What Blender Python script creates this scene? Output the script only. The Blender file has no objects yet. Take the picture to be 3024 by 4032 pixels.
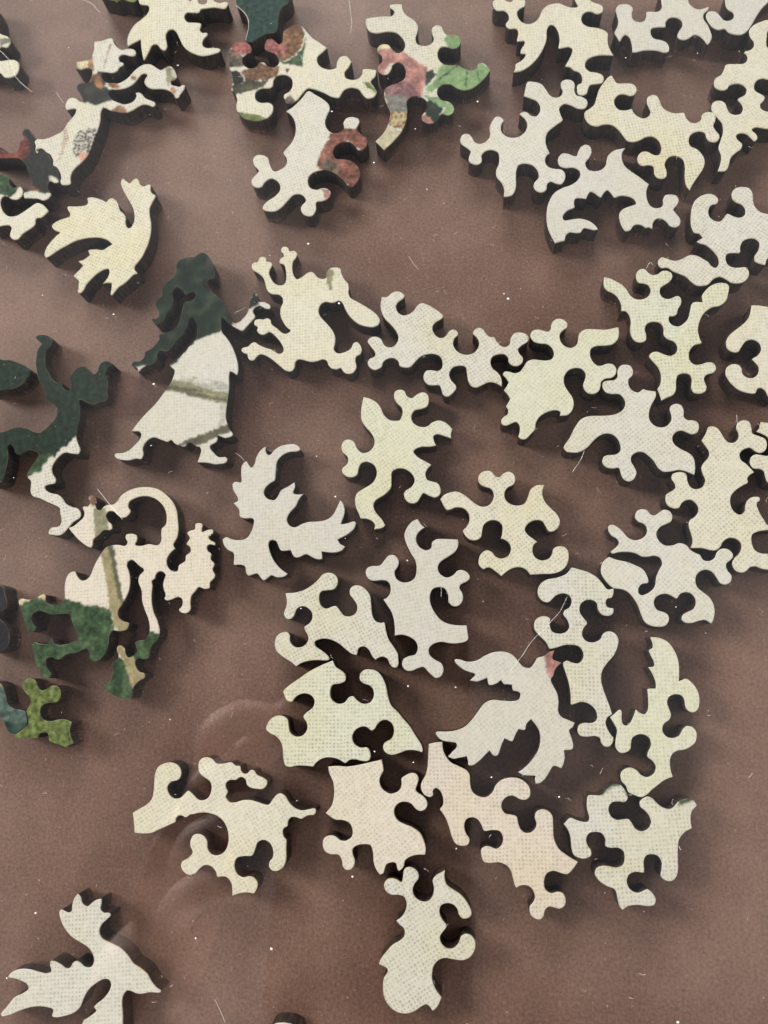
import bpy, bmesh, math, random
import numpy as np
from mathutils import Vector, Matrix, noise
from mathutils.geometry import delaunay_2d_cdt
random.seed(7); np.random.seed(7)
scene = bpy.context.scene
col = scene.collection
# ------------------------------------------------------------------ camera
H = 0.172            # height of the phone camera above the board (m)
T = 0.005            # thickness of the wooden pieces
R = Matrix([[0.995913, 0.0, 0.090319], [0.018925, 0.977801, -0.208679], [-0.088314, 0.209536, 0.973805]])
cam = bpy.data.cameras.new('camera'); co = bpy.data.objects.new('camera', cam); col.objects.link(co)
co.matrix_world = Matrix.Translation((0, 0, H)) @ R.to_4x4()
cam.sensor_fit = 'VERTICAL'; cam.sensor_height = 7.93; cam.sensor_width = 5.95
cam.lens = 2900 / 4032 * 7.93
cam.clip_start = 0.01; cam.clip_end = 50
cam.dof.use_dof = True; cam.dof.focus_distance = (H - T) * 1.02; cam.dof.aperture_fstop = 5.0
scene.camera = co
# ------------------------------------------------------------------ light
scene.view_settings.view_transform = 'Standard'; scene.view_settings.look = 'None'
scene.view_settings.exposure = -0.14; scene.view_settings.gamma = 1.0
w = bpy.data.worlds.new('World'); scene.world = w; w.use_nodes = True
wn = w.node_tree; bg = wn.nodes['Background']
# a room: dim ceiling overhead, brighter towards the walls and windows
def world_room():
    nt = w.node_tree; tc = nt.nodes.new('ShaderNodeTexCoord'); sx = nt.nodes.new('ShaderNodeSeparateXYZ')
    nt.links.new(tc.outputs['Generated'], sx.inputs[0])
    r = nt.nodes.new('ShaderNodeValToRGB'); e = r.color_ramp.elements
    e[0].position = 0.1; e[0].color = (.55, .56, .58, 1)
    e[1].position = 1.0; e[1].color = (.235, .240, .250, 1)
    for p_, c_ in ((.72, (.36, .37, .39, 1)), (.88, (.25, .255, .265, 1))):
        q = e.new(p_); q.color = c_
    nt.links.new(sx.outputs[2], r.inputs[0])
    n = nt.nodes.new('ShaderNodeTexNoise'); n.inputs['Scale'].default_value = 2.6; n.inputs['Detail'].default_value = 2
    nt.links.new(tc.outputs['Generated'], n.inputs['Vector'])
    m = nt.nodes.new('ShaderNodeMapRange'); m.inputs[1].default_value = .35; m.inputs[2].default_value = .65; m.inputs[3].default_value = .3; m.inputs[4].default_value = 1.7
    nt.links.new(n.outputs[0], m.inputs[0])
    x = nt.nodes.new('ShaderNodeMix'); x.data_type = 'RGBA'; x.blend_type = 'MULTIPLY'; x.inputs[0].default_value = 1
    nt.links.new(r.outputs[0], x.inputs[6]); nt.links.new(m.outputs[0], x.inputs[7]); nt.links.new(x.outputs[2], bg.inputs[0])
    bg.inputs[1].default_value = 1.0
world_room()

def lamp(name, loc, target, size, energy, color, sy=None):
    l = bpy.data.lights.new(name, 'AREA'); l.shape = 'RECTANGLE'; l.size = size; l.size_y = sy or size
    l.energy = energy; l.color = color
    o = bpy.data.objects.new(name, l); col.objects.link(o); o.location = loc
    o.rotation_euler = (Vector(target) - Vector(loc)).to_track_quat('-Z', 'Y').to_euler()
    return o
lamp('window_light', (-1.95, 0.75, 1.0), (0, 0, 0), 0.75, 79.0, (1.0, 0.97, 0.92))
lamp('far_window_light', (-0.5, 2.4, 0.95), (0, 0, 0), 1.8, 116.0, (1.0, 0.97, 0.92), 0.7)
lamp('room_light', (2.2, 0.4, 0.8), (0, 0, 0), 1.4, 42.0, (1.0, 0.95, 0.89), 0.7)
lamp('lower_light', (-0.5, -2.2, 0.9), (0, 0, 0), 1.4, 44.0, (1.0, 0.95, 0.9), 0.7)

# ------------------------------------------------------------------ materials
def mat(name):
    m = bpy.data.materials.new(name); m.use_nodes = True
    nt = m.node_tree; b = nt.nodes['Principled BSDF']
    return m, nt, b
def N(nt, t, **kw):
    n = nt.nodes.new(t)
    for k, v in kw.items():
        if k[0] == 'i' and k[1:].isdigit(): n.inputs[int(k[1:])].default_value = v
        else: setattr(n, k, v)
    return n
def L(nt, a, b): nt.links.new(a, b)
def math_(nt, op, a, b=None, c=None):
    n = N(nt, 'ShaderNodeMath', operation=op)
    for i, v in enumerate((a, b, c)):
        if v is None: continue
        if isinstance(v, (int, float)): n.inputs[i].default_value = v
        else: L(nt, v, n.inputs[i])
    return n.outputs[0]
def mixc(nt, fac, a, b, mode='MIX'):
    n = N(nt, 'ShaderNodeMix', data_type='RGBA', blend_type=mode)
    for sock, v in ((n.inputs[0], fac), (n.inputs[6], a), (n.inputs[7], b)):
        if isinstance(v, (int, float)): sock.default_value = v
        elif isinstance(v, tuple): sock.default_value = v if len(v) == 4 else (*v, 1)
        else: L(nt, v, sock)
    return n.outputs[2]
def ramp(nt, src, p0, p1, c0=(0, 0, 0, 1), c1=(1, 1, 1, 1)):
    r = N(nt, 'ShaderNodeValToRGB'); r.color_ramp.elements[0].position = p0; r.color_ramp.elements[1].position = p1
    r.color_ramp.elements[0].color = c0; r.color_ramp.elements[1].color = c1
    L(nt, src, r.inputs[0]); return r.outputs[0]
def tex_noise(nt, vec, scale, detail=2, rough=.5, w=None):
    n = N(nt, 'ShaderNodeTexNoise'); n.inputs['Scale'].default_value = scale
    n.inputs['Detail'].default_value = detail; n.inputs['Roughness'].default_value = rough
    L(nt, vec, n.inputs['Vector']); return n

def print_material():
    m, nt, b = mat('printed_paper')
    tc = N(nt, 'ShaderNodeTexCoord'); oc = tc.outputs['Object']
    oi = N(nt, 'ShaderNodeObjectInfo')
    at = N(nt, 'ShaderNodeAttribute', attribute_name='print')
    # slightly wandering threads of the printed cloth
    wob = tex_noise(nt, oc, 260, 2)
    wv = N(nt, 'ShaderNodeVectorMath', operation='MULTIPLY_ADD'); L(nt, wob.outputs['Color'], wv.inputs[0])
    wv.inputs[1].default_value = (.0007, .0007, 0); L(nt, oc, wv.inputs[2])
    sx = N(nt, 'ShaderNodeSeparateXYZ'); L(nt, wv.outputs[0], sx.inputs[0])
    k = 2 * math.pi / 0.00078
    ux = math_(nt, 'SINE', math_(nt, 'MULTIPLY', sx.outputs[0], k))
    uy = math_(nt, 'SINE', math_(nt, 'MULTIPLY', sx.outputs[1], k * .96))
    g = tex_noise(nt, oc, 1500, 2, .6)
    g2 = tex_noise(nt, oc, 330, 3, .6)
    holes = math_(nt, 'MULTIPLY', math_(nt, 'ADD', ux, 1), math_(nt, 'ADD', uy, 1))      # 0..4
    holes = math_(nt, 'ADD', math_(nt, 'MULTIPLY', holes, .25), math_(nt, 'MULTIPLY', math_(nt, 'SUBTRACT', g.outputs[0], .5), 1.5))
    holes = math_(nt, 'MULTIPLY', ramp(nt, holes, .22, .80), ramp(nt, g2.outputs[0], .28, .55))
    thr = math_(nt, 'MULTIPLY', math_(nt, 'ADD', ux, uy), .5)
    fac = math_(nt, 'MULTIPLY', holes, at.outputs['Alpha'])
    base = at.outputs['Color']
    # slow tint drift in the ink: yellower and pinker patches
    geo = N(nt, 'ShaderNodeNewGeometry')
    drift = tex_noise(nt, geo.outputs['Position'], 62, 2)
    base2 = mixc(nt, math_(nt, 'MULTIPLY', ramp(nt, drift.outputs[0], .42, .68), math_(nt, 'MULTIPLY', at.outputs['Alpha'], .75)), base, (.99, .965, .80), 'MULTIPLY')
    pk = tex_noise(nt, geo.outputs['Position'], 420, 2)
    base2 = mixc(nt, math_(nt, 'MULTIPLY', ramp(nt, pk.outputs[0], .5, .75), .16), base2, (1.0, .80, .80), 'MULTIPLY')
    c = mixc(nt, math_(nt, 'MULTIPLY', fac, .76), base2, (.52, .53, .47), 'MULTIPLY')
    c = mixc(nt, math_(nt, 'MULTIPLY', math_(nt, 'SUBTRACT', g.outputs[0], .35), .8), c, (.55, .55, .52), 'MULTIPLY')
    gm = tex_noise(nt, oc, 900, 3, .7)
    c = mixc(nt, math_(nt, 'MULTIPLY', math_(nt, 'LESS_THAN', at.outputs['Alpha'], .42), math_(nt, 'MULTIPLY', ramp(nt, gm.outputs[0], .42, .66), .45)), c, (.38, .40, .36), 'MULTIPLY')
    # a few dark flecks of dust and print
    vo = N(nt, 'ShaderNodeTexVoronoi'); vo.inputs['Scale'].default_value = 150; L(nt, geo.outputs['Position'], vo.inputs['Vector'])
    fl = math_(nt, 'LESS_THAN', vo.outputs['Distance'], .018)
    c = mixc(nt, math_(nt, 'MULTIPLY', fl, .7), c, (.12, .08, .07))
    L(nt, c, b.inputs['Base Color']); b.inputs['Roughness'].default_value = .62
    b.inputs['Specular IOR Level'].default_value = .12
    bm_ = N(nt, 'ShaderNodeBump'); bm_.inputs['Strength'].default_value = .12; bm_.inputs['Distance'].default_value = .0001
    L(nt, math_(nt, 'ADD', math_(nt, 'MULTIPLY', thr, .4), g.outputs[0]), bm_.inputs['Height']); L(nt, bm_.outputs[0], b.inputs['Normal'])
    return m
def wood_material():
    m, nt, b = mat('laser_cut_wood_edge')
    geo = N(nt, 'ShaderNodeNewGeometry'); sx = N(nt, 'ShaderNodeSeparateXYZ'); L(nt, geo.outputs['Position'], sx.inputs[0])
    z = math_(nt, 'DIVIDE', sx.outputs[2], T)
    sc = N(nt, 'ShaderNodeVectorMath', operation='MULTIPLY'); L(nt, geo.outputs['Position'], sc.inputs[0]); sc.inputs[1].default_value = (1, 1, .12)
    st = tex_noise(nt, sc.outputs[0], 2600, 3, .6)         # vertical burn streaks
    lay = tex_noise(nt, geo.outputs['Position'], 160, 2)
    big = tex_noise(nt, geo.outputs['Position'], 26, 1)
    c = mixc(nt, ramp(nt, st.outputs[0], .42, .7), (.012, .009, .008), (.060, .038, .029))
    ply = ramp(nt, math_(nt, 'ADD', z, math_(nt, 'MULTIPLY', lay.outputs[0], .2)), .30, .12 + .34)
    low = mixc(nt, ramp(nt, st.outputs[0], .40, .65), (.05, .028, .021), (.16, .09, .065))
    c = mixc(nt, math_(nt, 'MULTIPLY', math_(nt, 'SUBTRACT', 1, ply), ramp(nt, big.outputs[0], .48, .60)), c, low)
    L(nt, c, b.inputs['Base Color']); b.inputs['Roughness'].default_value = .6; b.inputs['Specular IOR Level'].default_value = .2
    return m
def rim_material():
    m, nt, b = mat('scorched_rim')
    geo = N(nt, 'ShaderNodeNewGeometry')
    n = tex_noise(nt, geo.outputs['Position'], 240, 2)
    at = N(nt, 'ShaderNodeAttribute', attribute_name='print')
    c = mixc(nt, math_(nt, 'MULTIPLY', ramp(nt, n.outputs[0], .40, .66), at.outputs['Alpha']), at.outputs['Color'], (.36, .25, .10))
    L(nt, c, b.inputs['Base Color']); b.inputs['Roughness'].default_value = .6
    return m
def board_material():
    m, nt, b = mat('brown_board')
    geo = N(nt, 'ShaderNodeNewGeometry'); p = geo.outputs['Position']
    big = tex_noise(nt, p, 22, 3, .5); mid = tex_noise(nt, p, 150, 3, .6); fine = tex_noise(nt, p, 1500, 3, .75)
    c = mixc(nt, ramp(nt, big.outputs[0], .34, .60), (.128, .056, .033), (.200, .112, .078))  # broad redder and paler blotches imitate uneven glass reflections in the board colour
    c = mixc(nt, math_(nt, 'MULTIPLY', ramp(nt, mid.outputs[0], .4, .7), .35), c, (.62, .56, .55), 'MULTIPLY')
    c = mixc(nt, ramp(nt, fine.outputs[0], .35, .70), mixc(nt, .40, c, (.42, .38, .36), 'MULTIPLY'), mixc(nt, .06, c, (.9, .8, .75)))
    # pale and dark specks pressed into the paper
    vo = N(nt, 'ShaderNodeTexVoronoi'); vo.inputs['Scale'].default_value = 620; L(nt, p, vo.inputs['Vector'])
    sp = math_(nt, 'LESS_THAN', vo.outputs['Distance'], .085)
    sel = N(nt, 'ShaderNodeSeparateColor'); L(nt, vo.outputs['Color'], sel.inputs[0])
    c = mixc(nt, math_(nt, 'MULTIPLY', sp, math_(nt, 'MULTIPLY', math_(nt, 'GREATER_THAN', sel.outputs[0], .72), .55)), c, (.40, .32, .28))
    c = mixc(nt, math_(nt, 'MULTIPLY', sp, math_(nt, 'MULTIPLY', math_(nt, 'LESS_THAN', sel.outputs[0], .12), .7)), c, (.04, .015, .012))
    # short stray paper fibres
    sc = N(nt, 'ShaderNodeMapping'); sc.inputs['Rotation'].default_value = (0, 0, .6); sc.inputs['Scale'].default_value = (1, .12, 1); L(nt, p, sc.inputs[0])
    fb = tex_noise(nt, sc.outputs[0], 3000, 1)
    c = mixc(nt, math_(nt, 'MULTIPLY', ramp(nt, fb.outputs[0], .66, .76), .3), c, (.34, .25, .22))
    L(nt, c, b.inputs['Base Color']); b.inputs['Roughness'].default_value = .55; b.inputs['Specular IOR Level'].default_value = .3
    bm_ = N(nt, 'ShaderNodeBump'); bm_.inputs['Strength'].default_value = .25; bm_.inputs['Distance'].default_value = .00015
    L(nt, math_(nt, 'ADD', fine.outputs[0], mid.outputs[0]), bm_.inputs['Height']); L(nt, bm_.outputs[0], b.inputs['Normal'])
    return m
def glass_material():
    m, nt, b = mat('clear_glass'); nt.nodes.remove(b)
    out = nt.nodes['Material Output']
    tr = N(nt, 'ShaderNodeBsdfTransparent'); tr.inputs[0].default_value = (.99, .99, .988, 1)
    gl = N(nt, 'ShaderNodeBsdfGlossy'); gl.inputs['Roughness'].default_value = .01
    fr = N(nt, 'ShaderNodeFresnel'); geo = N(nt, 'ShaderNodeNewGeometry')
    ior = N(nt, 'ShaderNodeMix'); ior.inputs[2].default_value = 1.5; ior.inputs[3].default_value = 1 / 1.5
    L(nt, geo.outputs['Backfacing'], ior.inputs[0]); L(nt, ior.outputs[0], fr.inputs[0])
    mx = N(nt, 'ShaderNodeMixShader'); L(nt, fr.outputs[0], mx.inputs[0]); L(nt, tr.outputs[0], mx.inputs[1]); L(nt, gl.outputs[0], mx.inputs[2])
    L(nt, mx.outputs[0], out.inputs['Surface']); return m
def plain(name, c, rough=.5):
    m, nt, b = mat(name); b.inputs['Base Color'].default_value = (*c, 1); b.inputs['Roughness'].default_value = rough
    geo = N(nt, 'ShaderNodeNewGeometry'); n = tex_noise(nt, geo.outputs['Position'], 900, 2)
    L(nt, mixc(nt, n.outputs[0], tuple(v * .75 for v in c), c), b.inputs['Base Color'])
    return m
M_print, M_wood, M_rim, M_board, M_glass = print_material(), wood_material(), rim_material(), board_material(), glass_material()
M_hair = plain('pale_hair', (.95, .93, .9)); M_dust = plain('white_dust', (.95, .95, .95)); M_dark = plain('dark_grit', (.03, .012, .012))

def tag(o, **kw):
    for k, v in kw.items(): o[k] = v
    return o
def mesh_obj(name, verts, faces, mats, parent=None):
    me = bpy.data.meshes.new(name); me.from_pydata(verts, [], faces); me.update()
    for m in mats: me.materials.append(m)
    o = bpy.data.objects.new(name, me); col.objects.link(o)
    if parent: o.parent = parent
    return o
def box(name, x0, x1, y0, y1, z0, z1, m):
    v = [(x, y, z) for z in (z0, z1) for y in (y0, y1) for x in (x0, x1)]
    f = [(0, 2, 3, 1), (4, 5, 7, 6), (0, 1, 5, 4), (2, 6, 7, 3), (0, 4, 6, 2), (1, 3, 7, 5)]
    return mesh_obj(name, v, f, [m])

# ------------------------------------------------------------------ board and glass
board = tag(box('table_top', -.32, .32, -.32, .36, -.02, 0, M_board), kind='structure')
GB = T + .0006; GT = GB + .002
glass = tag(box('glass_sheet', -.27, .27, -.27, .31, GB, GT, M_glass), label='clear glass sheet lying over all the wooden puzzle pieces, reflecting the room', category='glass sheet')

# the phone that takes the picture: seen only as its dark reflection in the glass
def rounded_slab(name, x0, x1, y0, y1, z0, z1, r, m):
    pts = []
    for cx_, cy_, a0 in ((x1 - r, y1 - r, 0), (x0 + r, y1 - r, 90), (x0 + r, y0 + r, 180), (x1 - r, y0 + r, 270)):
        for k in range(7):
            a = math.radians(a0 + k * 15); pts.append((cx_ + r * math.cos(a), cy_ + r * math.sin(a)))
    n = len(pts); v = [(x, y, z) for z in (z0, z1) for x, y in pts]
    f = [tuple(reversed(range(n))), tuple(range(n, 2 * n))] + [(i, (i + 1) % n, n + (i + 1) % n, n + i) for i in range(n)]
    return mesh_obj(name, v, f, [m])
M_phone = plain('dark_phone_back', (.02, .02, .022), .4)
ph = rounded_slab('phone', -.072, .008, -.138, .022, .0008, .0088, .012, M_phone)
ph.matrix_world = co.matrix_world
tag(ph, label='dark phone held above the glass that takes the picture, seen only reflected', category='phone')

# the hand at the phone's left edge: one skinned surface, also only seen as a blurred reflection
def hand():
    J = {}; E = []; Rr = []
    def chain(pts, radii, root=None):
        prev = root
        for p, r in zip(pts, radii):
            V_.append(p); Rr.append(r); i = len(V_) - 1
            if prev is not None: E.append((prev, i))
            prev = i
        return prev
    V_ = []
    wrist = chain([(-.150, -.150, .030), (-.128, -.112, .030), (-.112, -.084, .026)], [.026, .023, .026])
    for k, (y0, ln, r) in enumerate(((-.028, 1.0, .0085), (-.050, 1.08, .0088), (-.072, 1.0, .0085), (-.092, .82, .0075))):
        chain([(-.110 - .004 * k, y0 - .012, .018), (-.106, y0, .002 - .002 * k), (-.090, y0 + .006, -.010), (-.074, y0 + .004, -.009)],
              [r * 1.25, r * 1.1, r, r * .82], wrist)
    chain([(-.108, -.050, .030), (-.090, -.026, .026), (-.070, -.010, .020)], [.013, .0105, .009], wrist)
    me = bpy.data.meshes.new('hand'); me.from_pydata(V_, E, [])
    tmp = bpy.data.objects.new('tmp', me); col.objects.link(tmp)
    tmp.modifiers.new('s', 'SKIN'); sub = tmp.modifiers.new('u', 'SUBSURF'); sub.levels = 2
    if not me.skin_vertices: me.skin_vertices.new()
    for sv, r in zip(me.skin_vertices[0].data, Rr): sv.radius = (r, r)
    me.skin_vertices[0].data[0].use_root = True
    bpy.context.view_layer.update()
    out = bpy.data.meshes.new_from_object(tmp.evaluated_get(bpy.context.evaluated_depsgraph_get()))
    bpy.data.objects.remove(tmp)
    for p in out.polygons: p.use_smooth = True
    out.materials.clear(); out.materials.append(plain('skin', (.85, .58, .50), .5))
    o = bpy.data.objects.new('hand', out); col.objects.link(o); o.matrix_world = co.matrix_world
    tag(o, label='left hand gripping the dark phone, seen only as a faint reflection', category='hand')
hand()

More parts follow.
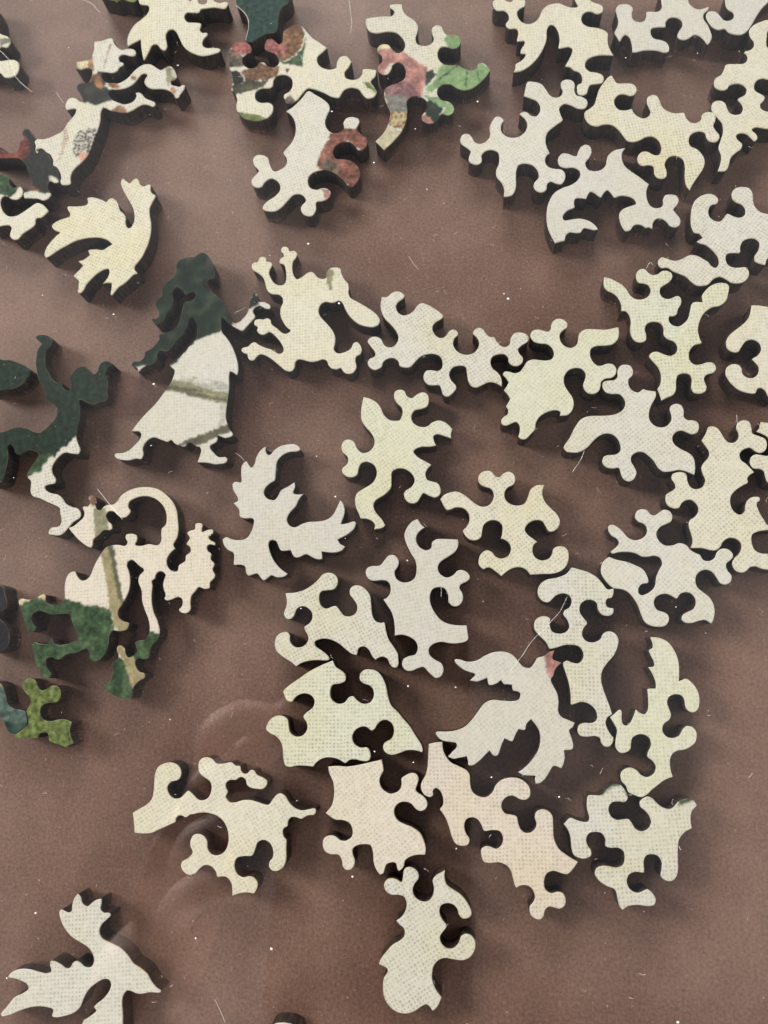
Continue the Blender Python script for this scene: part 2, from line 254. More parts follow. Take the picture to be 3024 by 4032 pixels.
# ------------------------------------------------------------------ data: outlines in 0.01 mm about each piece's own centre
PIECES=[
('puzzle_piece', 'puzzle piece', 'cream piece with two rounded lobes, cut off by the upper left edge', 'cream', -127.24, 170.61, 15, '-885,-480 -448,-628 -165,-789 -40,-986 142,-1034 299,-990 409,-784 407,-605 293,-468 110,-415 -111,-363 -201,-176 -142,-16 -16,77 127,5 251,76 289,221 215,382 77,498 -22,623 36,924 50,1334 -77,1705 -599,1887', [('grey', '-50,405 298,286 263,26 -55,67'), ('white', '29,129 252,143 200,-20 34,23')]),
('fish_puzzle_piece', 'puzzle piece', 'big cream fan-tailed piece with ragged fins, touching the top edge left of dark teal piece', 'cream', -74.84, 175.18, 4, '-1280,1149 -1285,1019 -1237,881 -1125,821 -994,780 -973,625 -1044,484 -1189,354 -1407,170 -1548,-109 -1586,-359 -1556,-512c -1357,-412 -1193,-338c -1169,-629 -1135,-844 -1087,-1060c -1017,-944 -929,-746 -841,-568 -714,-565 -602,-728 -492,-797 -421,-690 -442,-476 -462,-304 -391,-144 -282,-125 -172,-217 -79,-442 33,-710 215,-924 468,-1084 644,-1128 895,-1100 1074,-1042 1092,-961 895,-880 715,-867 607,-790 589,-661 643,-543 733,-450 715,-363 588,-345 516,-250 534,-168 551,-43 388,23 172,66 99,149 68,282 133,380 280,359 408,340 386,331 496,349 532,430 714,446 896,442 1042,412 1223,360 1315,488 1297,577 1188,606 1079,587 951,649 860,748 714,770 696,643 568,610 476,675 458,786 384,861 277,834 241,761 167,828 -129,1024 -872,1220', []),
('puzzle_piece', 'puzzle piece', 'almost cut off piece with green sliver at top, left of the fan-tailed piece', 'green', -94.01, 185.32, 15, '-538,419 -498,196 -325,90 -189,-4 -83,-55 69,-48 237,-176 376,-247 455,-229 496,55', [('lime', '-597,532 625,101 543,-374 -673,51')]),
('figure_puzzle_piece', 'puzzle piece', 'white figure piece with wing-like hat, dark hair and black speckled flower on its body', 'white', -93.65, 153.0, 20, '-7,1844 -69,1641 -134,1533 -177,1437 -256,1426 -477,1455 -674,1505 -730,1429 -674,1268 -545,1175 -364,1141 -267,1044 -341,851 -472,705 -647,759 -786,730 -823,611 -772,478 -732,260 -795,154 -865,251 -951,363 -1091,406 -1203,330 -1273,161 -1248,62 -1123,39 -1004,-12 -1052,-132 -1192,-248 -1327,-343 -1428,-453 -1562,-548 -1755,-575 -1909,-596 -2089,-572 -2250,-495c -2343,-542 -2352,-711 -2393,-823 -2373,-948 -2325,-947 -2269,-833 -2189,-875 -2112,-1019 -2026,-1141 -1993,-1334 -2027,-1491 -1950,-1586 -1900,-1777 -1907,-1963 -1950,-2050 -1946,-2157 -1820,-2242 -1692,-2241 -1651,-2070 -1555,-1900 -1423,-1807 -1257,-1729 -1060,-1600 -867,-1340 -715,-1103 -573,-904 -438,-658 -351,-389 -269,-284c -204,-321 -90,-458 99,-592 293,-701 478,-702 637,-661 791,-640 924,-697 1057,-820 1139,-790 1133,-678 1032,-569 932,-459 880,-304 812,-209 706,-185 709,-275 638,-376 512,-432 331,-411 149,-253 35,-116 -9,80 77,198 212,140 386,87 569,74 751,128 889,225 1005,308 1099,312 1166,238 1073,144 1025,32 1060,-117 1189,-262 1422,-363 1605,-508 1688,-676 1696,-781 1777,-824 1897,-723 2018,-621 2069,-503 2007,-462 1908,-485 1817,-411 1725,-340 1736,-233 1830,-230 1924,-182 1940,-33 1917,156 1837,272 1705,271 1569,250 1471,373 1364,533 1198,615 1006,600 835,517 653,395 448,327 314,319c 235,375 100,434 -8,526 -52,725 29,824 116,795 245,708 396,709 495,801 624,835 636,911 559,977 556,1114 628,1174 752,1142 860,1049 998,997 1062,1097 1021,1229 854,1316 710,1343 664,1386 588,1535 552,1689 561,1800 484,1871 239,1883 26,1945c', [('brownlt', '-742,1617 -127,1484 -216,977 -831,1246'), ('creamy', '-614,1515 -303,1388 -356,1174 -542,1187 -637,1343'), ('darkgrey', '-837,752 -637,800 -433,711 -198,744 -114,932 23,872 83,666 -32,357 77,198 -9,80 33,-124 -273,-151 -453,-126 -638,33 -863,184'), ('brown', '-410,881 -304,925 -76,780 -93,563 -229,622 -433,711'), ('orange', '-249,766 -103,523 -83,380 -154,321 -262,413 -290,604'), ('orange', '71,469 297,326 345,149 285,131 121,224 51,388'), ('brownlt', '-90,-458 154,-379 332,-552 341,-731 47,-648'), ('brownlt', '681,360 761,379 851,295 847,207 725,242'), ('olive', '1705,271 1850,252 1923,41 1923,-226 1736,-233 1615,-402 1619,-183'), ('greylt', '1845,165 1923,41 1924,-182 1785,-122'), ('rosebrown', '1659,-377 1775,-428 1809,-575 1694,-789 1649,-616'), ('rosebrown', '444,1668 479,1629 266,1311 94,932 65,967 252,1362'), ('fringe', '-1471,-478 -1380,-561 -1419,-804 -1588,-1120 -1806,-1413 -1929,-1468 -1698,-1117 -1580,-779'), ('speckle', '-1086,-729 -798,-765 -614,-844 -689,-1071 -817,-1361 -1076,-1593 -1352,-1519 -1413,-1237 -1278,-907'), ('pink', '-1248,-1392 -1024,-1530 -1095,-1670 -1219,-1724 -1286,-1547'), ('black', '-2389,-825 -2296,-821 -2203,-903 -2255,-967')]),
('figure_puzzle_piece', 'puzzle piece', 'dark printed figure piece with red arm, lower left of the speckled flower figure', 'darkprint', -113.61, 132.7, 15, '-152,1056 -121,877 -238,831 -277,676 -369,538 -550,555 -678,701 -809,827 -1231,985 -1279,602 -855,466 -644,398 -363,307 -207,112 -141,-198 -85,-584 -139,-709 -308,-757 -365,-861 -354,-965 -184,-1039 20,-1123 167,-1222 297,-1190 389,-1099 362,-989 324,-876 364,-726 424,-684 536,-781 662,-780 700,-670 690,-471 638,-279 540,-210 561,-60 514,116 421,229 331,362 276,388 226,267 157,268 119,414 147,538 144,698 223,765c 130,964 46,1160 -62,1175c', [('red', '-1506,1158 -615,618 -329,567 -204,946 -82,1033 55,694 -9,359 -161,180 -1565,673'), ('black', '-54,1236 135,1004 242,717 151,329 8,354 38,699 -46,1021'), ('white', '415,-498 593,-636 662,-780 430,-768'), ('brown', '-314,-674 -61,-673 124,-894 -163,-884'), ('white', '-370,-818 -83,-828 179,-1012 422,-1069 355,-1289 -402,-1051')]),
('puzzle_piece', 'puzzle piece', 'cream piece at left edge with bright green leafy top, left of the feathery bird', 'cream', -116.22, 119.32, 15, '-945,-306 -527,-404 -420,-410 -282,-452 -230,-548 -273,-653 -305,-762 -234,-901 -98,-943 62,-816 288,-728 423,-651 484,-472 606,-490 719,-446 851,-348c 789,-209 700,-81 568,1 380,-61 189,-141 -35,-211 -244,-165 -368,-7 -424,252 -384,421 -305,477 -203,425 -108,322 28,263 141,296 235,408 230,552 154,657 -25,673 -100,799 -91,1001 -183,1133 -321,1197 -742,1331', [('green', '-838,1445 -105,1169 -82,793 9,662 155,669 61,504 -99,392 -267,486 -501,640 -920,773')]),
('bird_puzzle_piece', 'puzzle piece', 'cream bird piece with feathery fans and raised neck, alone at upper left', 'cream', -90.49, 110.44, -25, '-422,1512 -295,1378 -80,1220 115,1095 292,965 439,782 518,612 514,449 453,415 344,499 249,662 142,739 -3,781 -148,925 -298,1006 -405,1015 -471,955 -491,852 -598,861 -759,856 -959,814 -1044,738 -961,648 -954,569 -1066,482 -1292,379 -1417,315 -1367,233 -1248,159 -1208,73c -1381,-81 -1495,-231 -1527,-346 -1391,-432 -1204,-435c -1265,-603 -1306,-802 -1315,-988 -1258,-1165 -1170,-1220 -1076,-1108 -983,-928 -834,-704 -676,-496 -489,-336 -250,-195 -47,-130 152,-126 300,-172c 238,-270 151,-407 -44,-470 -211,-581 -102,-675c -179,-847 -305,-960c -116,-1019c -132,-1125 -170,-1260 -199,-1379c 11,-1440c 96,-1600 140,-1718 226,-1748 280,-1639 265,-1449 307,-1254 381,-1045 487,-889 575,-835 650,-910 678,-1075 645,-1266c 748,-1194 862,-1153c 936,-1278 994,-1428 1054,-1442 1077,-1315 1107,-1165 1186,-1033 1247,-870 1293,-713 1379,-625c 1257,-571c 1205,-495 1226,-328 1247,-161 1231,70 1201,257 1110,538 985,768 840,949 730,1127 709,1281 697,1439 678,1542 543,1568 457,1647 399,1768 315,1754 230,1657 120,1673 39,1743 -72,1793 -144,1710 -177,1592 -314,1619 -432,1645', []),
('woman_puzzle_piece', 'puzzle piece', 'striding woman piece with long dark green hair and white dress banded in olive', 'smooth', -64.63, 74.71, 3, '21,2862 -148,2869 -349,2814 -463,2679 -473,2426 -570,2291 -701,2194 -813,2024 -823,1811 -889,1763 -979,1646 -964,1503 -892,1356 -904,1216 -1070,1194 -982,1064 -865,1045 -735,1133 -674,1303 -546,1469 -502,1678 -541,1894 -445,2022 -292,1945 -188,1794 -90,1840 43,1847 63,1721 -51,1624 -216,1584 -277,1342 -367,999 -527,820 -691,780 -855,741 -851,619 -946,488 -1042,391 -1203,300 -1231,164 -1327,68 -1491,63 -1554,-18 -1468,-99 -1385,-133 -1364,-236 -1285,-157 -1156,-81 -993,-41 -882,70 -887,208 -808,305 -643,276 -514,387 -355,582 -196,777 -102,979 -73,1116 -8,1163 77,1069 132,822 104,581 -23,419 -182,225 -341,65 -582,-85c -498,-176 -431,-249 -458,-433 -550,-629 -705,-853 -892,-1107 -1111,-1326 -1328,-1576 -1481,-1787c -1270,-1810 -1226,-1878 -1247,-1991 -1370,-2130 -1525,-2267 -1684,-2323 -1845,-2323 -1880,-2392 -1789,-2478 -1643,-2519 -1482,-2529 -1323,-2496 -1195,-2514 -1135,-2404 -1157,-2241 -1083,-2083 -942,-1987 -845,-1993 -699,-2058 -537,-2116 -459,-2073 -377,-2159 -247,-2231 -104,-2256 -11,-2165 66,-2186 164,-2273 259,-2294 292,-2361 264,-2520 204,-2683c 456,-2707 646,-2756 740,-2756 911,-2734 964,-2657 925,-2585 737,-2564 625,-2461 528,-2327 543,-2263 637,-2221 699,-2160 713,-2032c 808,-2070 888,-2107 1029,-2084 1092,-2039 1075,-1973 1011,-1888 962,-1771 913,-1589 919,-1359 954,-1098 983,-801 979,-503 994,-386c 1058,-408 1171,-500c 1203,-418 1201,-216 1134,60 1018,341 885,557 786,685 756,912 764,1103c 1012,858 1176,741 1306,680 1403,776 1532,921 1629,1045 1570,1196 1628,1296 1742,1329 1889,1240 2002,1231 2019,1317 1856,1435 1758,1443 1693,1501 1676,1642 1593,1737c 1528,1619 1464,1414 1433,1207 1368,1090 1207,947 1093,921 976,1156 875,1356 774,1540 640,1692 505,1844 368,2069 416,2172 549,2197 563,2374 543,2556 456,2744 353,2898 217,2965 101,2920', [('dgreen', '-1635,-455 -1801,3456 1256,3182 841,1429 1076,922 980,791 785,720 558,668 265,552 103,478 -25,385 -403,-67 -661,-184 -862,-51 -993,-58 -1222,-76 -1386,-98'), ('black', '221,2764 356,2717 527,2521 545,2412 361,2464 258,2580'), ('black', '198,2262 399,2191 505,1844 373,1820 269,2041'), ('dgreen', '1432,1381 1593,1755 1725,1498 1726,1358 1595,1316 1465,1239'), ('rosebrown', '1044,925 1271,994 1304,956 1110,833'), ('skirtgrey', '-259,-565 -264,-379 -99,-492 192,-495 513,-568 516,-736 -72,-392 320,-555 707,-615 982,-734 984,-918 582,-824 128,-659'), ('greylt', '746,-1051 907,-1128 883,-1750 695,-1901 783,-1416'), ('olive', '-488,-515 -162,-555 196,-663 516,-736 -68,-578 259,-735 583,-857 1000,-952 965,-1247 588,-1156 201,-1031 -58,-963 -154,-890 -676,-761'), ('oliveshade', '-550,-629 5,-774 519,-886 -62,-813 585,-1023 970,-1116 987,-1140 587,-1106 200,-997 -59,-930 -155,-857 -612,-732'), ('oliveshade', '915,-1752 1010,-1823 1059,-1924 698,-2063 446,-2177 164,-2282 67,-2218 37,-2184 -215,-2240 -280,-2213 -28,-2083 287,-1973 536,-1891 222,-2033 600,-1878')]),
('frog_puzzle_piece', 'puzzle piece', 'cream animal piece with frog-like splayed toes and olive stripe on its head', 'cream', -37.52, 86.72, 3, '-453,1866 -487,1761 -428,1666 -421,1593 -504,1547 -521,1423 -406,1359 -364,1195 -359,947 -408,827 -523,808 -653,883 -751,1050 -784,1178 -751,1282 -702,1385 -751,1479 -850,1505 -867,1596 -949,1650 -1048,1612 -1088,1508 -1197,1499 -1253,1396 -1212,1285 -1080,1185 -948,1049 -899,886 -833,668 -719,571 -556,540 -459,462 -443,321 -508,152 -509,-21 -429,-234 -333,-379 -253,-454 -366,-531 -462,-489 -590,-359 -719,-246 -752,-123 -849,-70 -946,-97 -1043,-76 -1157,-109 -1173,-228 -1082,-304 -1107,-388 -1026,-498 -913,-523 -784,-465 -623,-597 -495,-777 -432,-934 -448,-1018 -544,-1051 -720,-930 -912,-848 -1057,-769 -1138,-701 -1235,-715 -1331,-800 -1460,-824 -1498,-906 -1427,-980 -1346,-1019 -1329,-1105 -1265,-1184 -1168,-1185 -1104,-1105 -1008,-1044 -880,-1087 -720,-1200 -529,-1382 -371,-1521 -244,-1553 -155,-1476 -122,-1311 -52,-1249 75,-1275 264,-1339 422,-1327 549,-1292 643,-1333 688,-1453 765,-1541 890,-1577 985,-1550 1061,-1662 1169,-1719 1294,-1695 1385,-1552 1365,-1385 1383,-1286 1494,-1211 1529,-1096 1485,-959 1409,-879 1314,-912 1247,-1042 1088,-1131 930,-1146 838,-1045 872,-879 876,-710 816,-536 660,-319 519,-136 473,5 524,174 638,241 829,202 990,247 1069,182 1144,-14 1267,-229 1452,-414 1640,-497 1828,-528 1956,-470 2000,-372 1963,-250 1841,-103 1655,49 1437,205 1280,321 1235,464 1247,567 1231,708 1147,820 1070,1003 1041,1139 912,1186 766,1163 683,1053 665,914 567,894 455,949 391,1043 311,1113 197,1095 65,999 -65,940 -114,979 -175,1144 -166,1428 -93,1529 -53,1633 -124,1740 -256,1741 -288,1834 -371,1884', [('olive', '684,1071 750,1154 847,1156 860,985 807,744 820,550 756,573 710,717 664,896')]),
('puzzle_piece', 'puzzle piece', 'long pale grey piece with many knobs, right of the frog-toed animal piece', 'white', -1.72, 76.55, 35, '-610,1864 -699,1675 -730,1487 -705,1299 -692,1038 -730,899 -839,793 -989,766 -1090,840 -1117,935 -1096,1106 -1163,1231 -1292,1292 -1406,1251 -1426,1120 -1423,910 -1473,824 -1633,837 -1721,778 -1749,635 -1685,507 -1628,486 -1503,476 -1392,559 -1257,563 -1139,489 -1094,362 -1134,248 -1049,125 -940,66 -766,102 -592,138 -401,89 -277,-2 -208,-118 -225,-249 -318,-384 -445,-405 -557,-299 -680,-233 -789,-284 -869,-427 -842,-575 -736,-664 -638,-735 -665,-855 -702,-987 -656,-1080 -539,-1097 -404,-1064 -352,-1041 -310,-956 -322,-787 -265,-627 -102,-553 69,-629 136,-718 66,-869 -22,-1046 -35,-1195 40,-1298 200,-1334 363,-1364 481,-1482 540,-1632c 599,-1575 676,-1432 684,-1278 653,-1115 701,-969 814,-890 946,-913 1072,-997 1097,-1117 1043,-1218 1070,-1359 1167,-1430 1300,-1426 1389,-1330 1386,-1207 1422,-1091 1548,-1061 1716,-1062 1810,-989 1806,-862 1707,-741 1596,-687 1445,-741 1324,-856 1216,-850 1143,-744 1137,-596 1146,-480 1072,-426 1047,-304 1053,-164 992,-65 871,-50 781,-108 792,-240 774,-371 685,-469 513,-527 362,-477 257,-360 216,-207 252,-49 353,42 480,72 520,146 472,265 356,288 227,237 106,252 40,375 54,531 121,627 241,664 401,650 487,692 473,807 416,998 329,1202 248,1304 125,1319 -15,1254 -190,1248 -315,1315 -360,1445 -311,1600 -216,1657 -79,1662 15,1699 18,1804 -55,1923 -176,1970 -358,1955 -460,2031c', []),
('puzzle_piece', 'puzzle piece', 'pale piece with jagged leaf-toothed lower left side, right of long many-knobbed piece', 'greencream', 24.99, 69.57, 48, '295,1056 263,917 313,782 409,647 412,492 317,353 192,324 89,394 1,515 -107,659 -227,714 -396,686 -541,680 -644,749 -701,879 -777,952 -865,930c -879,823 -915,692c -1039,663 -1143,652c -1164,515 -1209,396c -1310,367 -1417,345c -1453,242 -1535,191 -1641,217 -1751,199 -1814,104 -1763,12 -1644,-42 -1552,-99 -1567,-201 -1681,-308 -1791,-372 -1783,-474 -1720,-536 -1553,-546 -1391,-542 -1286,-472 -1141,-424 -980,-441 -804,-523 -700,-627 -688,-702 -770,-752c -642,-873 -503,-890 -348,-828 -218,-689 -164,-509 -80,-315 70,-196 248,-181 397,-268 457,-372 433,-515 330,-593 204,-641 116,-734 88,-871 165,-998 298,-1039 406,-999 517,-933 631,-953 744,-1049 881,-1061 1002,-981 1035,-847 951,-726 837,-668 780,-602 789,-441 879,-297 1006,-222 1134,-270 1276,-420 1422,-530 1599,-536 1745,-455 1856,-345c 1749,-260 1603,-150 1459,39 1298,215 1135,254 867,115 727,153 664,275 683,428 801,567 916,586 1047,559 1145,622 1165,737 1110,868 993,927 849,892 768,834 683,841 635,939 572,1063 468,1133 370,1121', []),
('puzzle_piece', 'puzzle piece', 'pale piece with long swooping left arm whose blunt tip touches a white hair', 'white', 43.2, 55.88, 38, '716,1404 619,1399 523,1341 443,1243 343,1229 219,1309 104,1345 4,1250 -15,1103 61,989 192,875 199,728 130,603 -18,542 -214,579 -415,700 -551,809 -719,924 -894,964 -1117,903 -1367,785 -1648,674 -1660,547c -1500,401 -1358,346 -1176,339 -1039,367 -837,383 -684,340 -582,239 -552,97 -596,-64 -696,-180 -823,-175 -968,-80 -1076,-53 -1197,-151 -1198,-285 -1095,-405 -985,-473 -1040,-602 -1074,-728 -1028,-848 -895,-888 -736,-803 -687,-670 -654,-523 -563,-440 -418,-446 -307,-534 -274,-669 -265,-830 -296,-1036 -257,-1162 -119,-1260 32,-1341 138,-1474 220,-1634c 287,-1592 417,-1447 489,-1312 482,-1172 411,-1000 370,-813 438,-672 574,-625 700,-674 762,-774 820,-879 928,-926 1054,-870 1124,-750 1077,-634 988,-563 973,-452 1076,-337 1114,-208 1056,-102 936,-65 841,-108 781,-219 710,-321 552,-371 406,-322 319,-185 332,-18 450,126 622,227 813,314 896,409c 741,582 713,637 571,650 502,747 507,885 599,1014 739,1043 834,1130 861,1273 787,1366', []),
('puzzle_piece', 'puzzle piece', 'tall cream-green piece with pointed upper left horn and hooked slot in its chest', 'greencream', 51.47, 81.38, 2, '-1413,1232 -1411,1063 -1343,957 -1243,900 -1131,793 -1057,604 -1058,405c -955,392 -889,295 -864,129 -901,-99 -865,-297 -785,-399 -671,-431 -549,-380 -522,-251 -543,-87 -482,40 -331,80 -187,39 -125,-79 -128,-274 -50,-376 89,-449 149,-581 106,-724 -31,-790 -172,-740 -326,-667 -444,-683 -519,-769 -514,-815 -437,-932 -347,-1064 -293,-1258 -322,-1478 -403,-1606c -371,-1728 -333,-1902c -218,-1845 -53,-1775 25,-1653 52,-1434 108,-1295 242,-1261 366,-1309 393,-1421 362,-1639 422,-1752 562,-1774 683,-1718 724,-1595 713,-1566 688,-1391 753,-1316 901,-1277 984,-1170 928,-1025 787,-1001 639,-1041 495,-1033 406,-916 427,-710 542,-572 722,-518 692,-387 674,-192 735,33 859,238 1048,373 1226,402 1385,517 1465,710 1501,906 1436,984 1293,1010 1111,965 951,842 848,700 846,534c 656,546 593,501 529,307 467,130 369,22 244,-52 115,-28 37,75 49,199 152,199 231,260 273,389 341,484 369,614 320,723 232,722 108,670 -23,689 -102,794 -88,943 8,1020 134,1096 221,1225 202,1344 90,1412 -31,1403 -96,1347 -233,1316 -332,1380 -399,1476 -517,1494 -616,1399 -643,1248 -594,1127 -448,1084 -364,1028 -331,892 -402,763 -542,695 -690,714 -801,805 -878,961 -958,1084 -1070,1175 -1242,1288 -1389,1339c', []),
('puzzle_piece', 'puzzle piece', 'cream piece with claw-like hooks at the right edge, beside the horned cream-green piece', 'cream', 69.58, 72.52, 3, '140,1136 62,979 -103,830 -294,699 -441,565 -510,409 -494,263 -391,170 -263,160 -160,287 -42,422 105,443 236,353 257,192 167,55 26,-30 72,-112 140,-243 105,-398 -7,-485 -147,-469 -228,-375 -231,-249 -290,-149 -429,-117 -567,-193 -616,-347 -567,-524 -532,-587 -397,-752 -239,-841 -18,-881 53,-774 126,-757 214,-841 250,-967 351,-1067 540,-925 667,-626 700,1 818,630 844,1211 560,1259 339,1316 195,1328c', []),
('puzzle_piece', 'puzzle piece', 'pale piece with bent swan-neck arm reaching left, above the horned cream-green piece', 'white', 65.36, 102.98, 50, '1157,557 1058,456 1041,335 1072,210 1023,73 891,-10 762,44 709,170 674,328 521,328 396,348 337,452 362,618 494,732 629,756 731,681 847,702 906,826 866,983 719,1099 528,1146 303,1094 60,953 -127,798 -226,633 -175,522 -212,403c -387,460c -382,371 -332,224 -361,-16 -435,-197 -562,-307 -676,-299 -689,-200 -653,-82 -657,60 -690,256 -781,373 -968,457 -1100,544 -1170,715 -1217,848 -1348,861 -1444,790 -1465,681 -1374,564 -1368,420 -1331,264 -1298,86 -1328,-64 -1326,-245 -1241,-364 -1141,-437 -961,-450 -816,-526 -780,-680 -775,-820 -704,-948 -581,-1039 -405,-1049 -275,-971 -228,-842 -318,-744 -399,-641 -431,-502 -344,-367 -216,-312 -104,-412 -8,-523 139,-437 309,-406 446,-488 507,-589 483,-713 322,-809 144,-828 21,-915 29,-1034 83,-1174c 262,-1115 503,-1233 852,-1132 1376,-695 1246,-424 1187,-253 1228,-79 1329,46 1491,179 1560,320 1513,451 1410,561 1281,597', []),
('dinosaur_puzzle_piece', 'puzzle piece', 'pale grey crescent-backed piece with jagged toothed inner curve, like a small dinosaur', 'smooth', 38.95, 116.06, 8, '-1035,1215 -1010,1080 -897,995 -679,961 -556,845 -563,718 -683,575 -846,499 -1077,450 -1286,343 -1451,119 -1533,-84 -1589,-362 -1590,-612 -1549,-834 -1490,-1039c -1339,-1020 -1244,-1012 -1190,-880 -1084,-810 -935,-855 -826,-857 -731,-760 -641,-784 -498,-852 -397,-845 -441,-713 -571,-565 -773,-467 -990,-453 -1161,-440 -1164,-332 -1042,-210 -841,-139 -837,-31 -785,86 -660,81 -525,38 -479,120 -384,212 -287,139 -169,8 -89,102 20,180 106,48 150,-51 310,-33 459,-72 597,-169 633,-302 436,-355 287,-400 183,-506 157,-679 181,-879 248,-1015 375,-1002 454,-910 552,-885 666,-931 743,-1015 806,-1009 888,-1059 930,-926 1028,-820 1149,-831 1252,-931 1317,-1066 1444,-1124 1564,-1058 1596,-905 1535,-752 1492,-631 1595,-532 1668,-403 1635,-264 1492,-202 1368,-204 1290,-315 1253,-469 1134,-519 992,-457 932,-285 950,-36 1029,130 1060,157c 989,243 865,412 711,587 586,758 543,951 584,1165 691,1293c 559,1289 398,1275 236,1176 167,1059 103,887 -42,785 -201,786 -331,858 -360,1049 -242,1175 -157,1326 -156,1476 -251,1569 -385,1539 -488,1409 -557,1291 -647,1327 -762,1405 -886,1429 -998,1338', []),
('puzzle_piece', 'puzzle piece', 'pale branching piece like a running stick figure, left of the pointed-ear cream piece', 'white', 19.34, 134.2, 30, '711,1241 574,1078c 684,914 767,768 765,610 676,464 522,397 427,491 395,625 304,694 203,683 218,583 237,457 199,302 61,167 -138,118 -319,192 -426,328 -440,494 -343,656 -227,738 -241,860 -340,948 -490,887 -641,760 -775,533 -957,450 -1118,496 -1179,616 -1163,740 -1192,885 -1321,955 -1448,880 -1504,738 -1451,570 -1412,411 -1496,332 -1594,196 -1559,64 -1446,-31 -1318,-4 -1224,156 -1086,199 -944,152 -847,1 -896,-144 -1004,-294 -1152,-417 -1232,-584 -1217,-809 -1262,-996 -1382,-1177c -1284,-1231 -1144,-1243 -965,-1100 -834,-882 -722,-715 -592,-603 -448,-643 -310,-784 -279,-978 -357,-1166 -503,-1223 -596,-1315 -604,-1480 -504,-1587 -364,-1570 -275,-1455 -171,-1436 -80,-1558 16,-1641 172,-1569 267,-1416 245,-1272 122,-1171 18,-1039 28,-871 141,-747 252,-731c 280,-552 364,-341 526,-180 726,-131 838,-115 1027,-82 1076,88 1149,267 1320,299 1431,172 1528,-5 1662,-93 1804,-28 1856,96 1797,263 1717,370 1747,510 1857,667 1856,806 1751,913 1606,926 1511,804 1471,647 1347,569 1219,607 1151,744 1160,944 1142,1164 1009,1322 886,1403', []),
('puzzle_piece', 'puzzle piece', 'cream piece with pointed ear at upper left, between branching piece and tall edge piece', 'cream', 51.73, 134.84, 8, '-890,1742 -1009,1630 -1176,1430 -1279,1218 -1382,1007 -1531,902 -1657,831 -1678,625 -1583,434 -1437,349 -1241,367 -1058,312 -928,154 -839,-52 -759,-217 -626,-273 -464,-256 -294,-195 -124,-221 -10,-362 2,-588 -85,-737 -206,-714 -341,-596 -479,-577 -593,-677 -628,-855 -542,-982 -387,-993 -288,-1048 -300,-1266 -245,-1385 -130,-1432 -28,-1390 16,-1252 13,-1032 139,-873 299,-859 449,-969 465,-1191 401,-1471 387,-1721 447,-1876c 558,-1717 721,-1531 884,-1344 974,-1142 955,-937 853,-752 721,-634 732,-432 819,-319 985,-277 1128,-342 1143,-493 1197,-604 1311,-656 1425,-604 1476,-484 1425,-344 1387,-187 1466,-53 1501,109 1420,219 1284,246 1178,192 1117,53 977,-13 848,50 783,195 764,331 548,362 378,464 277,598 253,794 217,936 118,1006 -19,964 -78,823 -65,648 -44,510 -111,410 -232,365 -361,440 -448,572 -473,691 -635,685 -787,734 -868,904 -840,1052 -706,1160 -551,1129 -433,1067 -314,1101 -241,1260 -303,1408 -485,1476 -702,1528 -743,1654 -784,1787c', []),
('puzzle_piece', 'puzzle piece', 'large cream piece at the top with sawtooth left side and a long curved slit', 'cream', 27.46, 163.94, 3, '-1558,1239 -1517,1089 -1437,1018 -1269,997 -1176,882 -1170,719 -1264,568 -1191,417 -992,380 -950,266 -999,51 -987,-11 -811,-20 -817,-111 -903,-241 -931,-396 -811,-431 -877,-561 -1016,-664 -1085,-695 -1112,-849 -1169,-953c -970,-945 -730,-815 -516,-604 -329,-310 -225,-43 -183,272 -107,392 -9,372 76,200 103,-83 63,-357 195,-353 327,-349 403,-417 356,-589 258,-774 180,-922 306,-976 395,-1084 518,-1156 578,-1299 546,-1470 445,-1516 417,-1648 436,-1804 560,-1856 661,-1810 705,-1680 763,-1572 894,-1556 1056,-1547 1130,-1440 1111,-1303 990,-1211 802,-1150 700,-1022 733,-830 873,-729 1103,-698 1296,-721 1446,-746c 1353,-472 1343,-234 1362,-38 1274,73 1087,176 863,243 743,379 743,560 836,678 1002,681 1126,593 1260,616 1322,750 1268,878 1127,957 1019,1053 1049,1376 637,1430 608,1105 657,895 490,896 331,977 181,1070 -88,1051 -266,911 -366,699 -495,553 -665,513 -826,594 -914,768 -919,932 -829,1023 -724,1071 -686,1230 -720,1358 -971,1390 -1064,1270 -1180,1314 -1277,1388 -1462,1404 -1545,1340', []),
('puzzle_piece', 'puzzle piece', 'pale grey piece at top edge with three-lobed slot, right of sawtooth cream piece', 'smooth', 54.89, 165.53, 3, '-1121,656 -1106,473 -1093,271 -1143,97 -1223,-52 -1172,-198 -1105,-344 -1047,-252 -957,-164 -867,-235 -823,-438 -828,-712c -740,-730 -576,-703 -383,-706 -195,-748 -11,-829 88,-802 119,-669 57,-505 -62,-420 -232,-352 -297,-206 -264,-51 -116,-30 94,-36 107,81 202,209 365,216 498,112 511,-48 414,-194 349,-344 385,-446 507,-500 640,-458 777,-376 899,-431 1008,-581 1072,-706 1144,-636 1211,-488 1197,-290 1156,-108 1078,99 1095,236 1220,360 1248,456 1132,431 968,411 821,530 758,679 816,1034 93,1128 67,747 54,567 -61,470 -222,490 -335,496 -368,340 -447,210 -577,206 -698,301 -714,464 -670,639 -748,770 -907,819 -1042,788', []),
('puzzle_piece', 'puzzle piece', 'pale piece with one hooked lobe cut off in the upper right corner', 'smooth', 72.65, 167.02, 15, '198,826 -34,402 -20,251 67,116 43,0 -65,-67 -203,-31 -256,104 -293,241 -391,346 -523,355 -610,247 -614,61 -561,-144 -451,-264 -293,-289 -239,-419 -112,-533 37,-584 184,-544 368,-402 578,-186 777,-6 989,128 1424,394', []),
